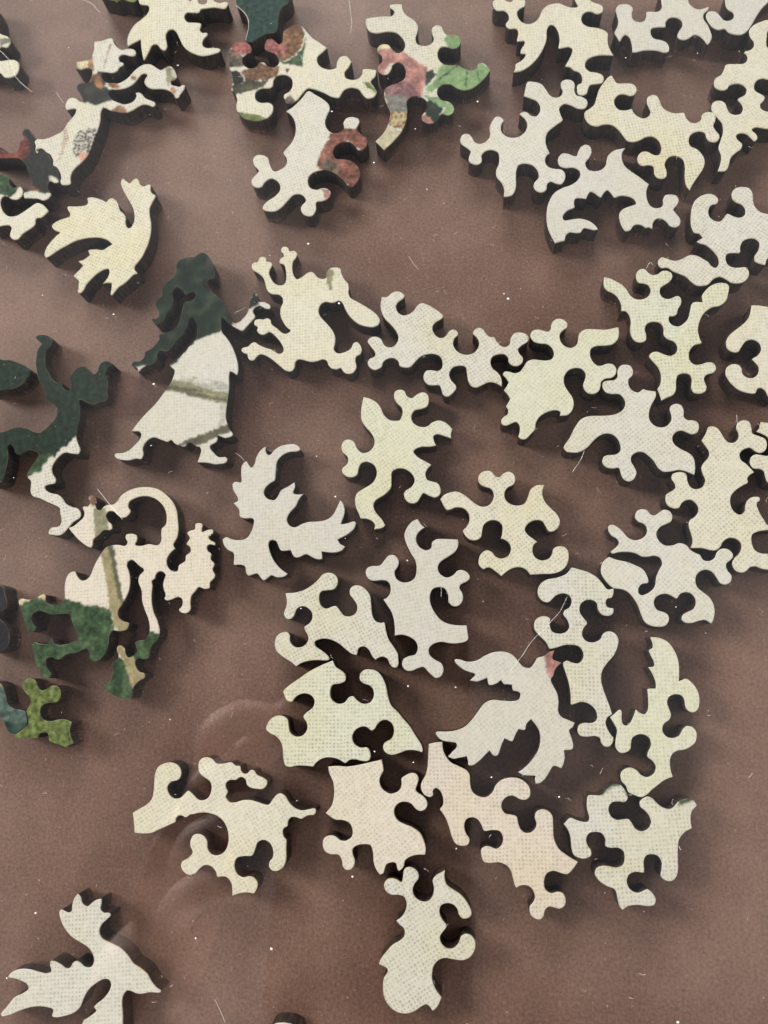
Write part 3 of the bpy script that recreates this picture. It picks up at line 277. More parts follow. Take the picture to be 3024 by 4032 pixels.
('puzzle_piece', 'puzzle piece', 'tall cream piece running down upper right edge to a narrow pointed foot', 'cream', 74.05, 143.3, 30, '1758,1568 1569,1620 1366,1630 1176,1548 1092,1371 1077,1196 1011,1101 873,1055 748,1093 684,1066c 708,981 635,847 516,811 324,917 132,1022 18,938 -143,840 -300,831 -431,737 -482,590 -386,427 -257,396 -166,448 -18,418 101,317 129,141 19,35 -220,14 -219,-120 -259,-271 -386,-364 -522,-319 -594,-206 -572,-65 -527,83 -597,227 -751,275 -892,167 -951,7 -931,-183 -932,-358 -1058,-582 -1224,-734 -1390,-886 -1481,-1127 -1647,-1319 -1789,-1431c -1623,-1525 -1490,-1463 -1297,-1289 -1114,-1236 -952,-1212 -850,-1107 -874,-940 -833,-837 -731,-838 -614,-936 -584,-1106 -566,-1213 -447,-1174 -413,-1045 -427,-906 -328,-896 -212,-994 -102,-1096 235,-1251 496,-985 407,-796 191,-676 108,-534 162,-415 296,-370 373,-288 337,-152 287,-8 370,138 509,204 637,173 722,85 1042,-105 1572,541 1484,737 1276,877 1318,987 1463,1168 1540,1256 1771,1146 2052,1330', []),
('puzzle_piece', 'puzzle piece', 'small stub of cream piece at right edge, touching the large knobbed cream piece', 'cream', 70.74, 49.78, 15, '74,559 -21,497c 92,403 181,294 187,58 38,-102 -87,-53 -215,-2 -333,-47 -402,-182 -369,-309 -254,-352 -179,-428 -190,-578 -180,-703 128,-817 437,-135 634,560 306,636 155,701c', []),
('puzzle_piece', 'puzzle piece', 'large cream piece with knobs on top and left, cut off by right edge mid height', 'cream', 61.85, 39.42, 42, '722,1349 519,1289c 493,1147 446,986 349,912 191,894 63,848 -23,725 -89,585 -237,519 -367,565 -432,676 -388,816 -292,949 -311,1047 -404,1132 -529,1165 -614,1101 -647,971 -701,899 -816,903 -951,926 -1056,862 -1119,721 -1069,577 -976,513 -840,549 -726,525 -644,451 -636,305 -706,191 -835,150 -1020,161 -1114,89 -1216,-87 -1299,-206 -1453,-291c -1367,-367 -1266,-458 -1173,-594 -1077,-691 -955,-704 -812,-661 -679,-683 -582,-778 -559,-905 -622,-1002 -765,-1064 -920,-1070 -1037,-1125 -1092,-1263 -1037,-1395 -932,-1443 -811,-1438 -714,-1494 -651,-1618 -570,-1720 -412,-1867 -232,-1844 -106,-1655 -302,-1469 -395,-1378 -444,-1240 -370,-1078 -235,-969 -82,-1010 78,-1115 251,-1250 354,-1228 172,-1026 198,-895 265,-684 362,-537 455,-542 499,-483 423,-387 264,-350 128,-403 22,-484 -101,-471 -140,-358 -95,-202 53,-61 241,-33 448,-62 562,-86 617,-16 722,8 836,-16c 850,91 856,247 839,383 917,495 1054,511 1183,443 1205,312 1258,211 1383,178 1519,248 1588,369 1541,515 1483,650 1557,747 1632,885 1573,1002 1436,1045 1301,983 1248,866 1160,783 1032,777 940,861 944,981 980,1112 1007,1253 953,1377 874,1417', []),
('puzzle_piece', 'puzzle piece', 'pale grey piece with spanner-like curved arm and heart-shaped slot, above the saw-toothed piece', 'white', 47.12, 23.03, 45, '-243,1410 -269,1292 -240,1186 -276,1078 -400,1059 -543,1079c -566,1020 -426,923 -284,790 -191,650 -147,505 -49,408 64,325 106,215 39,101 -116,54 -260,-1 -458,-123 -639,-121 -788,-54 -796,12 -712,88 -601,96 -512,29c -457,34 -353,209 -338,333 -392,506 -476,690 -582,855 -652,1017c -790,1040 -945,992 -1067,872 -1118,683 -1114,482 -988,299 -953,147 -978,-5 -1023,-156 -1119,-334 -1184,-501 -1149,-651 -1050,-778 -937,-858 -793,-845 -703,-740 -725,-633 -784,-506 -739,-375 -626,-310 -481,-344 -380,-435 -344,-548 -308,-642 -186,-624 -68,-682 -12,-795 -60,-943 -214,-1024 -382,-976 -501,-956 -583,-1010 -577,-1112 -487,-1211 -335,-1290 -229,-1374 -209,-1497c -155,-1503 25,-1411 156,-1270 215,-1095 203,-928 200,-769 302,-634 453,-585 606,-648 666,-775 637,-924 599,-1063 664,-1166 794,-1196 910,-1114 939,-965 1026,-873 1133,-880 1245,-872 1306,-792 1294,-660 1197,-565 1065,-554 950,-600 819,-570 744,-456 781,-352 780,-335 745,-240 721,-116 738,8 670,148 524,220 407,336 395,510 485,645 641,673 793,624 905,594 1023,662 1062,788 995,896 862,926 749,956 712,1034 729,1142 662,1251 539,1291 404,1218 384,1094 430,986 414,879 296,792 142,802 22,880 -33,1017 -15,1183 -18,1351 -71,1473 -167,1499', []),
('puzzle_piece', 'puzzle piece', 'tall pale piece like a long-necked goose, just right of the bird with the red beak', 'white', 28.62, 5.6, 0, '-284,1614 -482,1527 -707,1482 -864,1381 -932,1224 -913,1082 -805,971 -694,958 -608,1029 -522,1115 -368,1159 -244,1118 -193,1005 -239,865 -352,793 -383,695 -303,584 -267,418 -339,320 -492,285 -628,330 -674,468 -662,608 -757,662 -896,647 -1010,547 -1028,380 -934,242 -773,79 -708,-63c -639,-56 -536,-27 -370,25 -206,33 -57,-5 20,-141 2,-264 -83,-347 -218,-336 -340,-297 -423,-358 -412,-434 -363,-596 -303,-837 -283,-1050 -276,-1236 -195,-1221 -59,-1178 101,-1215 230,-1331 264,-1488 235,-1552 139,-1599 -21,-1603 -129,-1653 -166,-1772 -111,-1875 22,-1897 208,-1879 299,-1916 322,-2006 385,-2082 490,-2087 573,-1999 592,-1869 579,-1872 480,-1718 446,-1588 490,-1482 592,-1414c 553,-1270 482,-1060 423,-875 390,-688 425,-499 540,-335 682,-170 772,22 793,186 705,322 570,347 459,291 400,180 261,109 98,134 21,257 53,395 140,521 75,617 -11,755 3,909 117,1009 255,1019 349,955 371,816 449,705 584,674 696,722 715,848 593,874 556,972 601,1056 684,1071 729,1156 743,1296c 610,1273 479,1435 373,1548 211,1646 -9,1716 -162,1758c', []),
('bird_puzzle_piece', 'puzzle piece', 'flying bird piece in pale cloth print with a pinkish red beak and ragged wings', 'smooth', 13.13, -9.05, 38, '-293,1621 -285,1495 -247,1363 -169,1236 -106,1137 -290,1105c -160,980 -49,942 54,915c -6,774 143,696 266,695c 267,586 322,545 390,477c 336,366 393,307 423,234 324,157 204,203 34,340 -156,499 -338,534 -557,480 -735,432 -966,405 -1169,457 -1362,567 -1517,681 -1560,680 -1577,560 -1540,451 -1434,340 -1341,238 -1370,178 -1512,152 -1653,126c -1583,16 -1461,-48 -1324,-116c -1367,-214 -1407,-265 -1339,-332 -1143,-346 -991,-329 -858,-314c -846,-452 -773,-489 -550,-362 -437,-309c -343,-450 -206,-388 -76,-337c 24,-427 140,-349 263,-335c 270,-446 246,-624 147,-779 -25,-911 -237,-980 -473,-1016 -648,-1006c -592,-1120 -514,-1193 -404,-1289 -439,-1311 -497,-1411c -418,-1453 -284,-1457 -100,-1401 38,-1359 94,-1416 134,-1493c 207,-1467 338,-1372 424,-1248c 583,-1327 665,-1259 676,-1237 727,-1113 779,-989 866,-989 977,-940c 890,-794 824,-663 845,-546 972,-409 1066,-246 1103,-73 1137,53 1241,93 1332,160 1447,192 1564,196c 1506,284 1456,373 1508,436 1614,500c 1475,547 1351,548 1199,601 1075,557 949,533 855,614 833,739 834,893 784,1051 672,1177 504,1279 328,1326 104,1357 -66,1457 -169,1597 -259,1664', [('rose', '1370,558 1492,568 1689,505 1466,365 1598,181 1332,160 1131,24 1143,167 1203,325')]),
('puzzle_piece', 'puzzle piece', 'smooth pale piece like a leaping stag, upper left of the red-beaked bird', 'smooth', -6.11, 16.88, 12, '89,1703 -70,1583 -171,1421 -176,1273 -114,988 -41,763 -67,530 -147,383 -304,335 -445,370 -542,479 -542,627 -448,728 -403,853 -446,967 -494,1013 -611,1025 -732,936 -855,841 -1030,862 -1153,842 -1207,764 -1205,644 -1122,532 -1041,506 -866,486 -758,434 -717,337 -751,166 -841,82 -934,56c -862,-105 -796,-293 -789,-555 -831,-800c -678,-807 -518,-882 -398,-1005 -375,-1152 -453,-1279 -600,-1292 -739,-1336 -794,-1467 -732,-1591 -610,-1629 -461,-1601 -331,-1598 -265,-1695 -188,-1808 -104,-1885 32,-1850 105,-1711 75,-1579 -35,-1487 -137,-1354 -117,-1217 8,-1142 182,-1139 341,-1201 535,-1239 724,-1225 777,-1179 793,-1040 806,-877c 648,-846 432,-774 281,-666 173,-486 116,-272 137,-72 228,57 363,73 483,19 527,-121 511,-293 570,-398 709,-426 832,-328 865,-175 823,-35 866,30 1038,83 1107,157 1078,266 980,354 850,366 746,290 593,262 456,378 444,529 523,630 717,709 914,803 1007,933 1024,1065c 889,1100 692,1150 518,1171 418,1116 379,1004 268,967 126,1072 81,1217 125,1359 214,1432 340,1491c 273,1572 214,1728c', []),
('puzzle_piece', 'puzzle piece', 'pale pinkish piece with curled horn-like knobs, touching the top of big pale yellow piece', 'white', -26.72, 9.39, 30, '-645,1082 -690,974 -769,886 -856,802 -863,673 -766,603 -643,649 -551,730 -430,738 -334,668 -283,513 -337,378 -454,313 -577,299 -604,216 -606,54 -691,-45 -848,-64 -972,15 -1009,165 -951,296 -975,391 -1082,440 -1220,429 -1342,318 -1394,152 -1331,-45 -1211,-256 -1154,-399c -988,-395 -817,-442 -633,-528 -485,-619 -405,-622 -404,-527 -459,-384 -545,-206 -519,-124 -361,-137 -213,-230 -76,-403 9,-611 88,-768 178,-843 215,-806 287,-733 404,-757 461,-862 463,-1039 482,-1123 487,-1138 553,-1137 656,-1156 733,-1253 723,-1358 745,-1465 829,-1518 903,-1473 976,-1324 1001,-1274 995,-1079 977,-876 1022,-676 1070,-501 1001,-476 917,-389 909,-254 994,-39 1079,177 1060,354 987,496 875,566 749,547 679,436 695,294 698,127 602,0 454,1 347,78 318,209 283,360 187,398 52,424 -10,558 46,727 139,808 281,761 422,714 554,774 618,906 582,1044 477,1131 356,1155 191,1097 -32,1055 -231,1057 -435,1114 -607,1202c', []),
('dragon_puzzle_piece', 'puzzle piece', 'pale grey dragon-shaped piece with spiky wings spread wide at the centre left', 'smooth', -40.25, 35.33, 4, '-369,1660 -464,1572 -544,1434 -592,1263 -655,1195 -732,1290 -772,1363 -841,1330 -904,1239 -921,1051 -923,846 -1047,871 -1125,829 -1110,656 -1019,493 -1004,398 -1113,344c -975,164 -961,8 -854,-51 -640,-75 -626,-184 -705,-407 -798,-520 -951,-556 -1134,-528 -1286,-463 -1372,-512 -1348,-651 -1257,-778 -1121,-862 -1106,-999 -1107,-1149 -986,-1150 -851,-1195 -822,-1346 -763,-1424 -657,-1401 -552,-1386 -478,-1486 -404,-1555 -314,-1511 -223,-1448 -89,-1504 91,-1491 172,-1431c 34,-1325 -83,-1199 -170,-1061 -242,-877 -269,-694 -223,-622 -102,-645 -44,-769 14,-878 239,-887c 325,-1048 429,-1070 611,-1007 757,-1091 875,-1143 979,-1135 985,-971c 1266,-1010 1446,-972 1539,-879c 1423,-806 1367,-706c 1610,-593 1764,-468 1806,-320 1741,-294 1590,-329 1455,-341c 1556,-60 1533,125 1457,244c 1365,61 1269,-101 1115,-206 904,-237 663,-235 510,-277 373,-337 238,-288 181,-147 245,1 401,159 449,264 528,382 606,453c 438,450 348,488 398,639 385,759c 230,667 44,572 -35,438 -113,356 -266,392 -356,507 -339,631 -229,748 -89,831 -72,924 -52,1143 -18,1299 108,1432 280,1498 465,1500 544,1541 500,1640 378,1704 254,1707 67,1680 -90,1591 -201,1478 -263,1492 -302,1591 -275,1694c', []),
('puzzle_piece', 'puzzle piece', 'pale green-yellow piece with knobs and downward tail, between dragon and crown-knobbed piece', 'greencream', -13.04, 49.73, 35, '70,1545 -80,1374 -192,1178 -202,969 -182,779 -208,602 -308,480 -485,433 -621,502 -656,670 -628,824 -689,954 -822,1002 -950,918 -1003,782 -972,606 -1050,488 -1218,454 -1281,384 -1251,210 -1132,115 -1006,113 -904,212 -786,281 -654,234 -569,89 -584,-53 -675,-178 -834,-254 -1050,-253 -1266,-252 -1394,-348 -1476,-515 -1515,-710 -1532,-817 -1439,-892 -1367,-998 -1352,-1137 -1435,-1214c -1230,-1296 -1148,-1280c -1133,-1125 -1154,-889 -1113,-732 -1002,-662 -754,-668 -538,-614 -405,-444 -298,-312 -144,-326 -19,-434 42,-610 12,-776 -131,-863 -292,-862 -385,-909 -426,-1085 -363,-1203 -237,-1254 -116,-1209 4,-1164 79,-1291 177,-1408 301,-1410 396,-1309 421,-1159 351,-1053 268,-939 317,-804 429,-732 558,-702c 485,-545 401,-351 393,-193 470,-171 607,-210 781,-327 912,-390c 940,-256 990,-157 1078,-161 1197,-305 1295,-452c 1376,-336 1455,-276c 1448,-155 1405,-7 1304,112 1151,155 999,147 852,253 795,411 853,565 982,630 1145,572 1292,545 1420,650 1475,809 1403,921 1255,948 1107,948 1051,1056 1075,1198 994,1297 879,1320 769,1200 744,1039 768,883 715,763 560,658 491,688 376,790 336,976 373,1168 366,1351 283,1531 181,1657c', []),
('puzzle_piece', 'puzzle piece', 'cream-yellow piece with crown-like knob on top and curled feet, right of centre', 'cream', 13.14, 33.06, 38, '-909,1111 -711,1032 -588,906 -573,760 -652,614 -789,533 -913,516 -952,396 -925,244 -820,144 -683,131 -569,229 -442,319 -284,308 -170,220 -135,79 -216,-44 -331,-142 -360,-154 -310,-229 -275,-368 -331,-491 -472,-566 -621,-524 -695,-412 -699,-280 -762,-175 -910,-154 -1037,-221 -1127,-335 -1111,-476c -982,-520 -924,-674 -888,-847c -730,-841 -564,-861 -439,-931 -358,-1055 -356,-1209c -135,-1361 72,-1506 279,-1564 459,-1522 554,-1453 663,-1300 647,-1166 539,-1075 424,-1060 328,-1132 207,-1167 68,-1114 -7,-983 29,-828 144,-732 253,-725c 225,-611 191,-473 209,-338 370,-276 537,-320 634,-426 615,-561 597,-695 686,-765 841,-755 962,-663 1007,-511 990,-309 983,-115 1033,36 1110,128 1230,206c 1062,319 893,318 743,226 591,154 444,201 332,338 317,502 404,625 523,666 673,644 793,723 834,865 771,973 662,1001 525,993 475,1071 473,1209 394,1298 237,1336 110,1261 67,1121 121,1002 196,885 170,751 39,643 -106,624 -230,702 -298,850 -338,1035 -374,1178 -448,1321 -571,1402 -741,1447 -875,1418c', []),
('horse_rider_puzzle_piece', 'puzzle piece', 'large ornate curled-neck beast piece, cream above with olive lance and green legs', 'pinkcream', -76.64, 18.41, 4, '-912,2030 -957,1955 -1069,1962 -1089,1901 -1047,1819 -1059,1694 -1166,1592 -1305,1491 -1415,1452 -1313,1305 -1147,1123 -952,971 -840,927 -795,991 -784,1114 -646,1229 -539,1330 -397,1321 -334,1348 -338,1457 -435,1557 -487,1686 -442,1777 -315,1774 -218,1683 -90,1602 36,1634 121,1753 61,1867 90,1991 215,2061 404,2101 625,2063 816,1939 944,1773 1003,1551 981,1367 889,1280 875,1158 877,976 801,889 583,928 397,900 256,925 300,1045 282,1154 140,1210 16,1187 2,1095 52,1000 7,926 -166,959 -354,959 -478,912 -628,707 -747,500 -832,278 -922,177 -1047,161 -1161,283 -1212,383 -1352,356 -1440,209 -1462,-1 -1451,-243 -1493,-360 -1648,-381 -1805,-357 -1909,-275 -1916,-140 -1990,-111 -2128,-172 -2314,-222 -2520,-185 -2587,-236 -2558,-358 -2467,-572 -2375,-816 -2319,-973 -2178,-990 -2105,-905 -2171,-827 -2242,-675 -2201,-558 -2079,-505 -1952,-542 -1761,-613 -1513,-612 -1325,-638 -1222,-881 -1090,-1094 -1079,-1226 -1175,-1265 -1358,-1313 -1573,-1316 -1653,-1268 -1704,-1163 -1750,-1175 -1791,-1275 -2008,-1264 -2134,-1227 -2192,-1298 -2133,-1534 -2076,-1741 -1976,-1890 -1922,-2037 -1752,-2074 -1680,-1992 -1745,-1902 -1812,-1783 -1820,-1638 -1714,-1600 -1619,-1649 -1511,-1669 -1347,-1561 -1103,-1531 -861,-1456 -797,-1547 -776,-1693 -698,-1760 -547,-1733 -458,-1651 -371,-1512 -330,-1369 -320,-1195 -247,-1076 -109,-1095 -18,-1095 103,-1057 145,-913 6,-862 -103,-767 -123,-618 -34,-475 83,-274 141,-98 151,111 116,294 66,418 79,524 171,564 250,513 345,416 471,302 366,188 338,40 419,-175 440,-414 505,-625 601,-866 635,-1072 608,-1216 534,-1314 353,-1333 293,-1373 326,-1491 343,-1578 239,-1674 149,-1698 87,-1622 53,-1491 -40,-1419 -130,-1438 -143,-1524 -93,-1671 -152,-1754 -255,-1835 -220,-2008 -260,-2177 -407,-2312 -282,-2460 -98,-2581 142,-2627 261,-2599 272,-2430 329,-2320 432,-2240 551,-2175 534,-2075 428,-2041 335,-1922 318,-1807 392,-1739 513,-1774 632,-1737 674,-1567 718,-1454 851,-1317 888,-1145 830,-908 735,-697 685,-458 682,-250 694,-72 677,34 752,89 767,163 842,243 935,228 997,149 968,61 939,-57 956,-177 1004,-329 974,-401 1036,-449 1172,-428 1309,-386 1400,-441 1402,-589 1327,-673 1388,-750 1524,-772 1614,-689 1613,-513 1640,-367 1730,-269 1806,-184 1942,-237 2064,-215 2079,-82 2170,2 2200,74 2139,213 2185,342 2094,468 2109,588 2033,654 2002,746 2048,810 2201,788 2201,840 2063,940 2048,1002 2155,1087 2140,1171 2002,1174 1885,1136 1881,1197 1896,1304 1819,1355 1711,1332 1696,1210 1588,1186 1511,1130 1573,1019 1573,991 1497,858 1575,792 1600,684 1484,586 1469,466 1317,370 1287,245 1180,234 1056,356 1038,538 1129,684 1236,766c 1189,861 1280,1038 1309,1221 1291,1469 1264,1688 1161,1914 1002,2099 780,2263 557,2327 304,2339 51,2278 -136,2165 -228,2029 -321,1963 -464,1961 -558,1926 -635,1837 -731,1876 -767,1988 -739,2097 -790,2196 -887,2225 -956,2192', [('green', '-2732,-76 -1943,-93 -1452,-228 -1276,-343 -1120,-337 -867,-471 -621,-447 -339,-576 -273,-728 -206,-938 -200,-1114 -420,-1884 -2604,-2204'), ('creamy', '-2635,-112 -2299,-207 -2358,-279 -2528,-329 -2624,-294'), ('creamy', '-2127,-187 -1991,-90 -1904,-125 -1897,-276 -2000,-210'), ('green', '605,-1100 712,-1120 896,-1261 837,-1403 574,-1820 242,-1774 231,-1312 412,-1293'), ('green', '-469,-2252 -299,-1890 -274,-1719 -125,-1626 76,-1794 157,-1999 267,-2204 323,-2686 -396,-2652'), ('olivetan', '-193,-1376 -10,-1386 87,-1622 269,-1661 396,-1954 579,-2077 582,-2219 344,-2321 273,-2458 224,-2287 127,-1997 -2,-1675 -125,-1611'), ('olivetan', '-600,797 -480,973 -324,994 -271,806 -181,373 -76,-55 9,-389 -93,-590 -89,-738 160,-900 134,-1074 -48,-1122 -204,-996 -240,-818 -343,-457 -455,179'), ('oliveshade', '-417,969 -293,992 -256,805 -166,372 -60,-86 9,-389 -65,-474 -166,-170 -273,319'), ('olive', '-811,1897 -635,1837 -511,1939 -487,1686 -398,1367 -523,1314 -738,1142 -779,1424'), ('brownlt', '-968,2257 -727,2223 -719,1985 -829,1930 -928,2032')]),
('figure_puzzle_piece', 'puzzle piece', 'dark green reaching figure piece with a white lower body at the left edge', 'dgreen', -98.11, 56.72, 15, '-90,2502 -15,2425 -117,2309 -186,2184 -196,2117 -243,1950 -254,1702 -239,1447 -165,1249 -97,1017 -100,877 -4,727 107,573 99,402 -6,258 -190,136 -369,49 -497,84 -678,221 -865,325 -1028,354 -1198,332 -1399,336 -1788,445 -1952,-875 -1568,-979 -1496,-932 -1358,-633 -1276,-384 -1257,-116 -1200,-64 -1129,-152 -1086,-334 -963,-402 -755,-341 -525,-472 -521,-558 -675,-719 -809,-851 -885,-998 -802,-1154 -815,-1251 -848,-1441 -792,-1556 -641,-1646 -467,-1792 -290,-1921 -190,-2014 -193,-2143 -185,-2308 -217,-2413 -304,-2455 -429,-2431 -517,-2479 -548,-2584 -428,-2648 -306,-2690 -174,-2667 -30,-2560 115,-2453 287,-2386 325,-2282 261,-2135 141,-2070 -3,-1949 -75,-1782 -186,-1653 -338,-1579 -452,-1465 -457,-1381 -340,-1363 -209,-1365 -164,-1278 -221,-1112 -214,-946 -132,-834 19,-707 157,-661 342,-745 501,-779 555,-686 515,-471 509,-299 570,-111 654,107 717,367 720,603 778,593 925,464 1079,386 1249,407 1397,400 1464,503 1464,608 1507,771 1519,944 1498,1127 1587,1261 1716,1331 1585,1457 1451,1461 1352,1364 1300,1255 1207,1193 1091,1315 1013,1462 917,1490 779,1476 646,1372 560,1254 559,1130 541,969 449,960 350,1084 336,1219 254,1235 149,1319 74,1500 17,1696 9,1875 33,2048 107,2207 221,2283 276,2431 226,2556 84,2645 -65,2678 -148,2628', [('white', '587,-218 472,-323 341,-423 245,-515 152,-473 79,-520 -113,-705 -167,-622 -317,-750 -451,-881 -499,-986 -612,-972 -711,-978 -868,-1042 -933,-1152 -1127,-2575 418,-2984 840,-289'), ('green', '-516,-526 -164,-606 -317,-750 -451,-881 -499,-986 -610,-956 -867,-1036 -870,-935 -712,-743')]),
('puzzle_piece', 'puzzle piece', 'dark green oval piece at left edge, beside raised arm of the dark green figure', 'dgreen', -111.16, 71.67, 15, '-780,-251 -383,-346 -185,-385 53,-382 230,-326 368,-187 468,-73 448,23 361,138 209,272 54,389 -175,474 -668,653', []),
('puzzle_piece', 'puzzle piece', 'lobed piece at left edge, coloured black in place of shade, left of the green-legged beast', 'black', -105.93, 10.53, 15, '-509,-717 -79,-794 54,-737 123,-573 120,-359 36,-154 -71,-3 -27,93 124,163 175,305 152,498 157,653 58,757 -312,868', []),  # black tone paints in the shade and dark walls of off-frame pieces
('puzzle_piece', 'puzzle piece', 'lime green knobbed piece at lower left, below the green-legged curled-neck beast', 'lime', -92.81, -11.96, 15, '-404,719 -352,604 -263,465 -279,352 -397,206 -380,86 -391,-84 -452,-125 -615,-200 -738,-257 -694,-339 -549,-388 -341,-424 -192,-451 -167,-380 -73,-359 27,-406 41,-472 48,-574 143,-653 256,-708 324,-753 420,-818 501,-781 603,-766c 563,-571 569,-430 636,-289c 484,-186 307,-152 125,-146 -2,-77 -68,40 -48,180 60,255 212,247 347,228 453,319 475,474 401,595 267,628 138,586 30,583 -45,705 -87,848 -186,916 -309,917 -398,836', []),
('puzzle_piece', 'puzzle piece', 'dark teal grey piece touching the lime green piece at the left edge', 'teal', -101.27, -11.04, 15, '-582,19 -227,-96 -156,-258 -89,-447 41,-550 180,-497 381,-387 395,-217 378,-97 301,-50 99,43 -8,171 -30,352 -66,552 -129,671 -487,789', [('tealdark', '-149,-202 113,-308 413,-352 326,-546 36,-591 -89,-447'), ('olive', '-430,745 -68,656 -66,552 -441,659')]),
('dog_puzzle_piece', 'puzzle piece', 'cream dog-shaped piece with a curled tail, leftmost of the lower row of cream pieces', 'cream', -48.89, -32.47, 35, '-1774,1047 -1866,858c -1695,723 -1517,632 -1394,615 -1126,565 -954,547 -928,592 -863,618 -787,578 -735,498 -606,492 -560,462 -425,411 -261,298 -111,108 -67,-121 -127,-328 -232,-474 -383,-559 -533,-538 -632,-429 -636,-305 -569,-165 -587,-31 -662,64 -771,103 -889,42 -955,-69 -967,-183 -1101,-233 -1259,-223 -1334,-295 -1328,-450 -1235,-569 -1207,-572 -1124,-596 -1007,-565 -877,-565 -769,-658 -739,-798 -762,-917 -674,-959 -598,-1022 -569,-1160 -610,-1282 -688,-1410c -534,-1449 -384,-1521 -255,-1627c -145,-1579 -68,-1481 -85,-1351 -162,-1266 -292,-1213 -354,-1075 -308,-909 -202,-827 -53,-877 106,-964 231,-894 352,-805 481,-834 555,-951 546,-1097 466,-1226 361,-1263 296,-1341 319,-1461 423,-1527 574,-1520 694,-1433 816,-1240 911,-1090 896,-1035 923,-930 980,-876 1078,-878 1144,-799 1240,-778 1331,-843 1396,-922 1550,-939 1687,-1007 1761,-969 1773,-899 1673,-850 1519,-781 1423,-672 1368,-497 1363,-322 1308,-225 1224,-201 1067,-239 960,-278 882,-217 787,-103 666,23 524,115 385,159 266,237 249,373 339,439 351,542 393,609 499,619 606,549 733,538 792,443 760,338 797,235 901,135 1020,58 1132,78 1193,149 1152,270 1073,385 1063,503 995,557 916,536 846,559 817,648 849,755 777,802 721,929 563,1000 434,1092 398,1228 331,1313 212,1366 117,1348 38,1255 -1,1122 47,978 102,847 72,724 -83,589 -213,595 -302,669 -344,822 -399,953 -505,943 -618,922 -745,989 -794,1132 -756,1266 -637,1315 -484,1263 -376,1304 -315,1407 -321,1540 -413,1671 -568,1750 -730,1760 -872,1661 -951,1552 -1070,1376 -1186,1261 -1343,1221 -1534,1236 -1695,1246c', []),
('puzzle_piece', 'puzzle piece', 'big pale yellow piece with two keyhole slots, below the pinkish horned piece', 'greencream', -23.99, -10.99, 2, '-454,1184 -714,1062 -944,913 -1173,763 -1322,627 -1301,530 -1227,405 -1112,382 -1055,458 -969,526 -826,560 -682,508 -616,398 -652,261 -794,154 -865,62 -793,-61 -778,-197 -876,-331 -1018,-351 -1147,-261 -1177,-139 -1208,11 -1309,85 -1453,95 -1595,28 -1693,-120 -1692,-215 -1590,-298 -1475,-353 -1373,-461 -1323,-596 -1302,-836 -1253,-970 -1153,-1005 -984,-976 -815,-980 -632,-999c -534,-894 -394,-821 -225,-811 -57,-857 82,-929 166,-866 306,-854 445,-886 570,-887 635,-822 628,-689 559,-596 420,-595 280,-514 239,-367 311,-234 452,-168 564,-183 647,-250 729,-224 786,-131 871,-51 984,-31 1108,-107 1147,-268 1089,-414 948,-493 900,-585 945,-705 1082,-764 1249,-733 1416,-674 1609,-675 1760,-718c 1780,-671 1750,-552 1644,-381 1511,-167 1348,22 1266,131 1104,295 1037,486 998,705 917,899 805,1024 635,1074 506,1057 411,961 410,837 503,753 602,724 686,655 713,490 626,355 471,335 344,413 259,496 160,470 60,362 -82,342 -224,447 -247,612 -196,736 -38,761 91,828 91,966 6,1051 -123,1137 -195,1283c', []),
('puzzle_piece', 'puzzle piece', 'pinkish cream piece like a headless torso, between dog-shaped and long pink pieces', 'pinkcream', -15.5, -31.89, 40, '-226,1428 -274,1232 -385,1054 -584,880 -796,834c -706,591 -582,481 -510,350 -547,202 -643,116 -787,132 -866,209 -905,336 -1003,434 -1124,457 -1230,379 -1276,239 -1218,114 -1085,-4 -1101,-135 -1152,-221 -1148,-326 -1059,-388 -941,-369 -860,-290 -830,-186 -760,-97 -631,-111 -493,-199 -430,-273 -484,-423 -582,-567 -633,-717 -634,-847c -552,-873 -484,-832 -390,-779 -292,-808 -225,-875 -266,-969 -269,-1035 -122,-1033 -34,-960 98,-968 249,-1037 376,-1136c 474,-1038 538,-898 570,-732 514,-545 427,-396 360,-263 368,-124 456,-15 596,6 726,-73 784,-174 791,-293 833,-391 935,-438 1049,-398 1097,-306 1090,-186 1046,-69 1046,-4 1161,70 1244,137 1263,237 1193,325 1082,363 947,371 865,270 748,214 603,252 545,307 494,463 532,598 608,670 744,729 816,840 860,939c 592,1070 363,1184 170,1300 25,1431 -159,1559c', []),
('puzzle_piece', 'puzzle piece', 'long pinkish piece running diagonally down to a small forked foot, lower right', 'pink', 10.21, -32.67, 2, '-1460,1510 -1480,1301 -1526,1119 -1627,938 -1630,809 -1552,693 -1444,654 -1370,692 -1372,782 -1316,839 -1223,782 -1173,653 -1178,500 -1248,411 -1197,347 -1120,221 -1059,44 -999,-157 -923,-281 -792,-318 -671,-293 -627,-181 -702,-56 -728,82 -678,208 -556,246 -451,208 -376,95 -327,-18 -141,-5 3,-29 63,-154 31,-278 -79,-361 -183,-329 -287,-309 -396,-367 -407,-503 -354,-626 -224,-650 -39,-637 115,-697 189,-795 232,-965 289,-1122 356,-1086 486,-1072 599,-1132 656,-1276 624,-1373 541,-1469 546,-1612 606,-1683 733,-1718 813,-1657 859,-1538 927,-1477 1029,-1488 1155,-1511 1263,-1439 1285,-1295 1227,-1199 1126,-1181 995,-1206 884,-1130 876,-961 941,-839 1073,-794 1225,-837 1353,-856 1463,-763 1589,-611c 1353,-471 1206,-349 1127,-151 1125,97 1116,297 1017,397 887,417 778,360 745,247 772,121 718,9 583,-53 467,-4 408,121 376,272 272,309 141,335 72,448 100,575 211,664 318,676 474,600 593,600 677,675 692,802 625,930 470,1033 284,1054 94,1009 -31,907 -119,754 -244,664 -404,678 -534,780 -568,934 -575,1115 -639,1206 -785,1284 -972,1376 -1077,1508 -1127,1639 -1136,1797c -1287,1785 -1440,1752c', []),
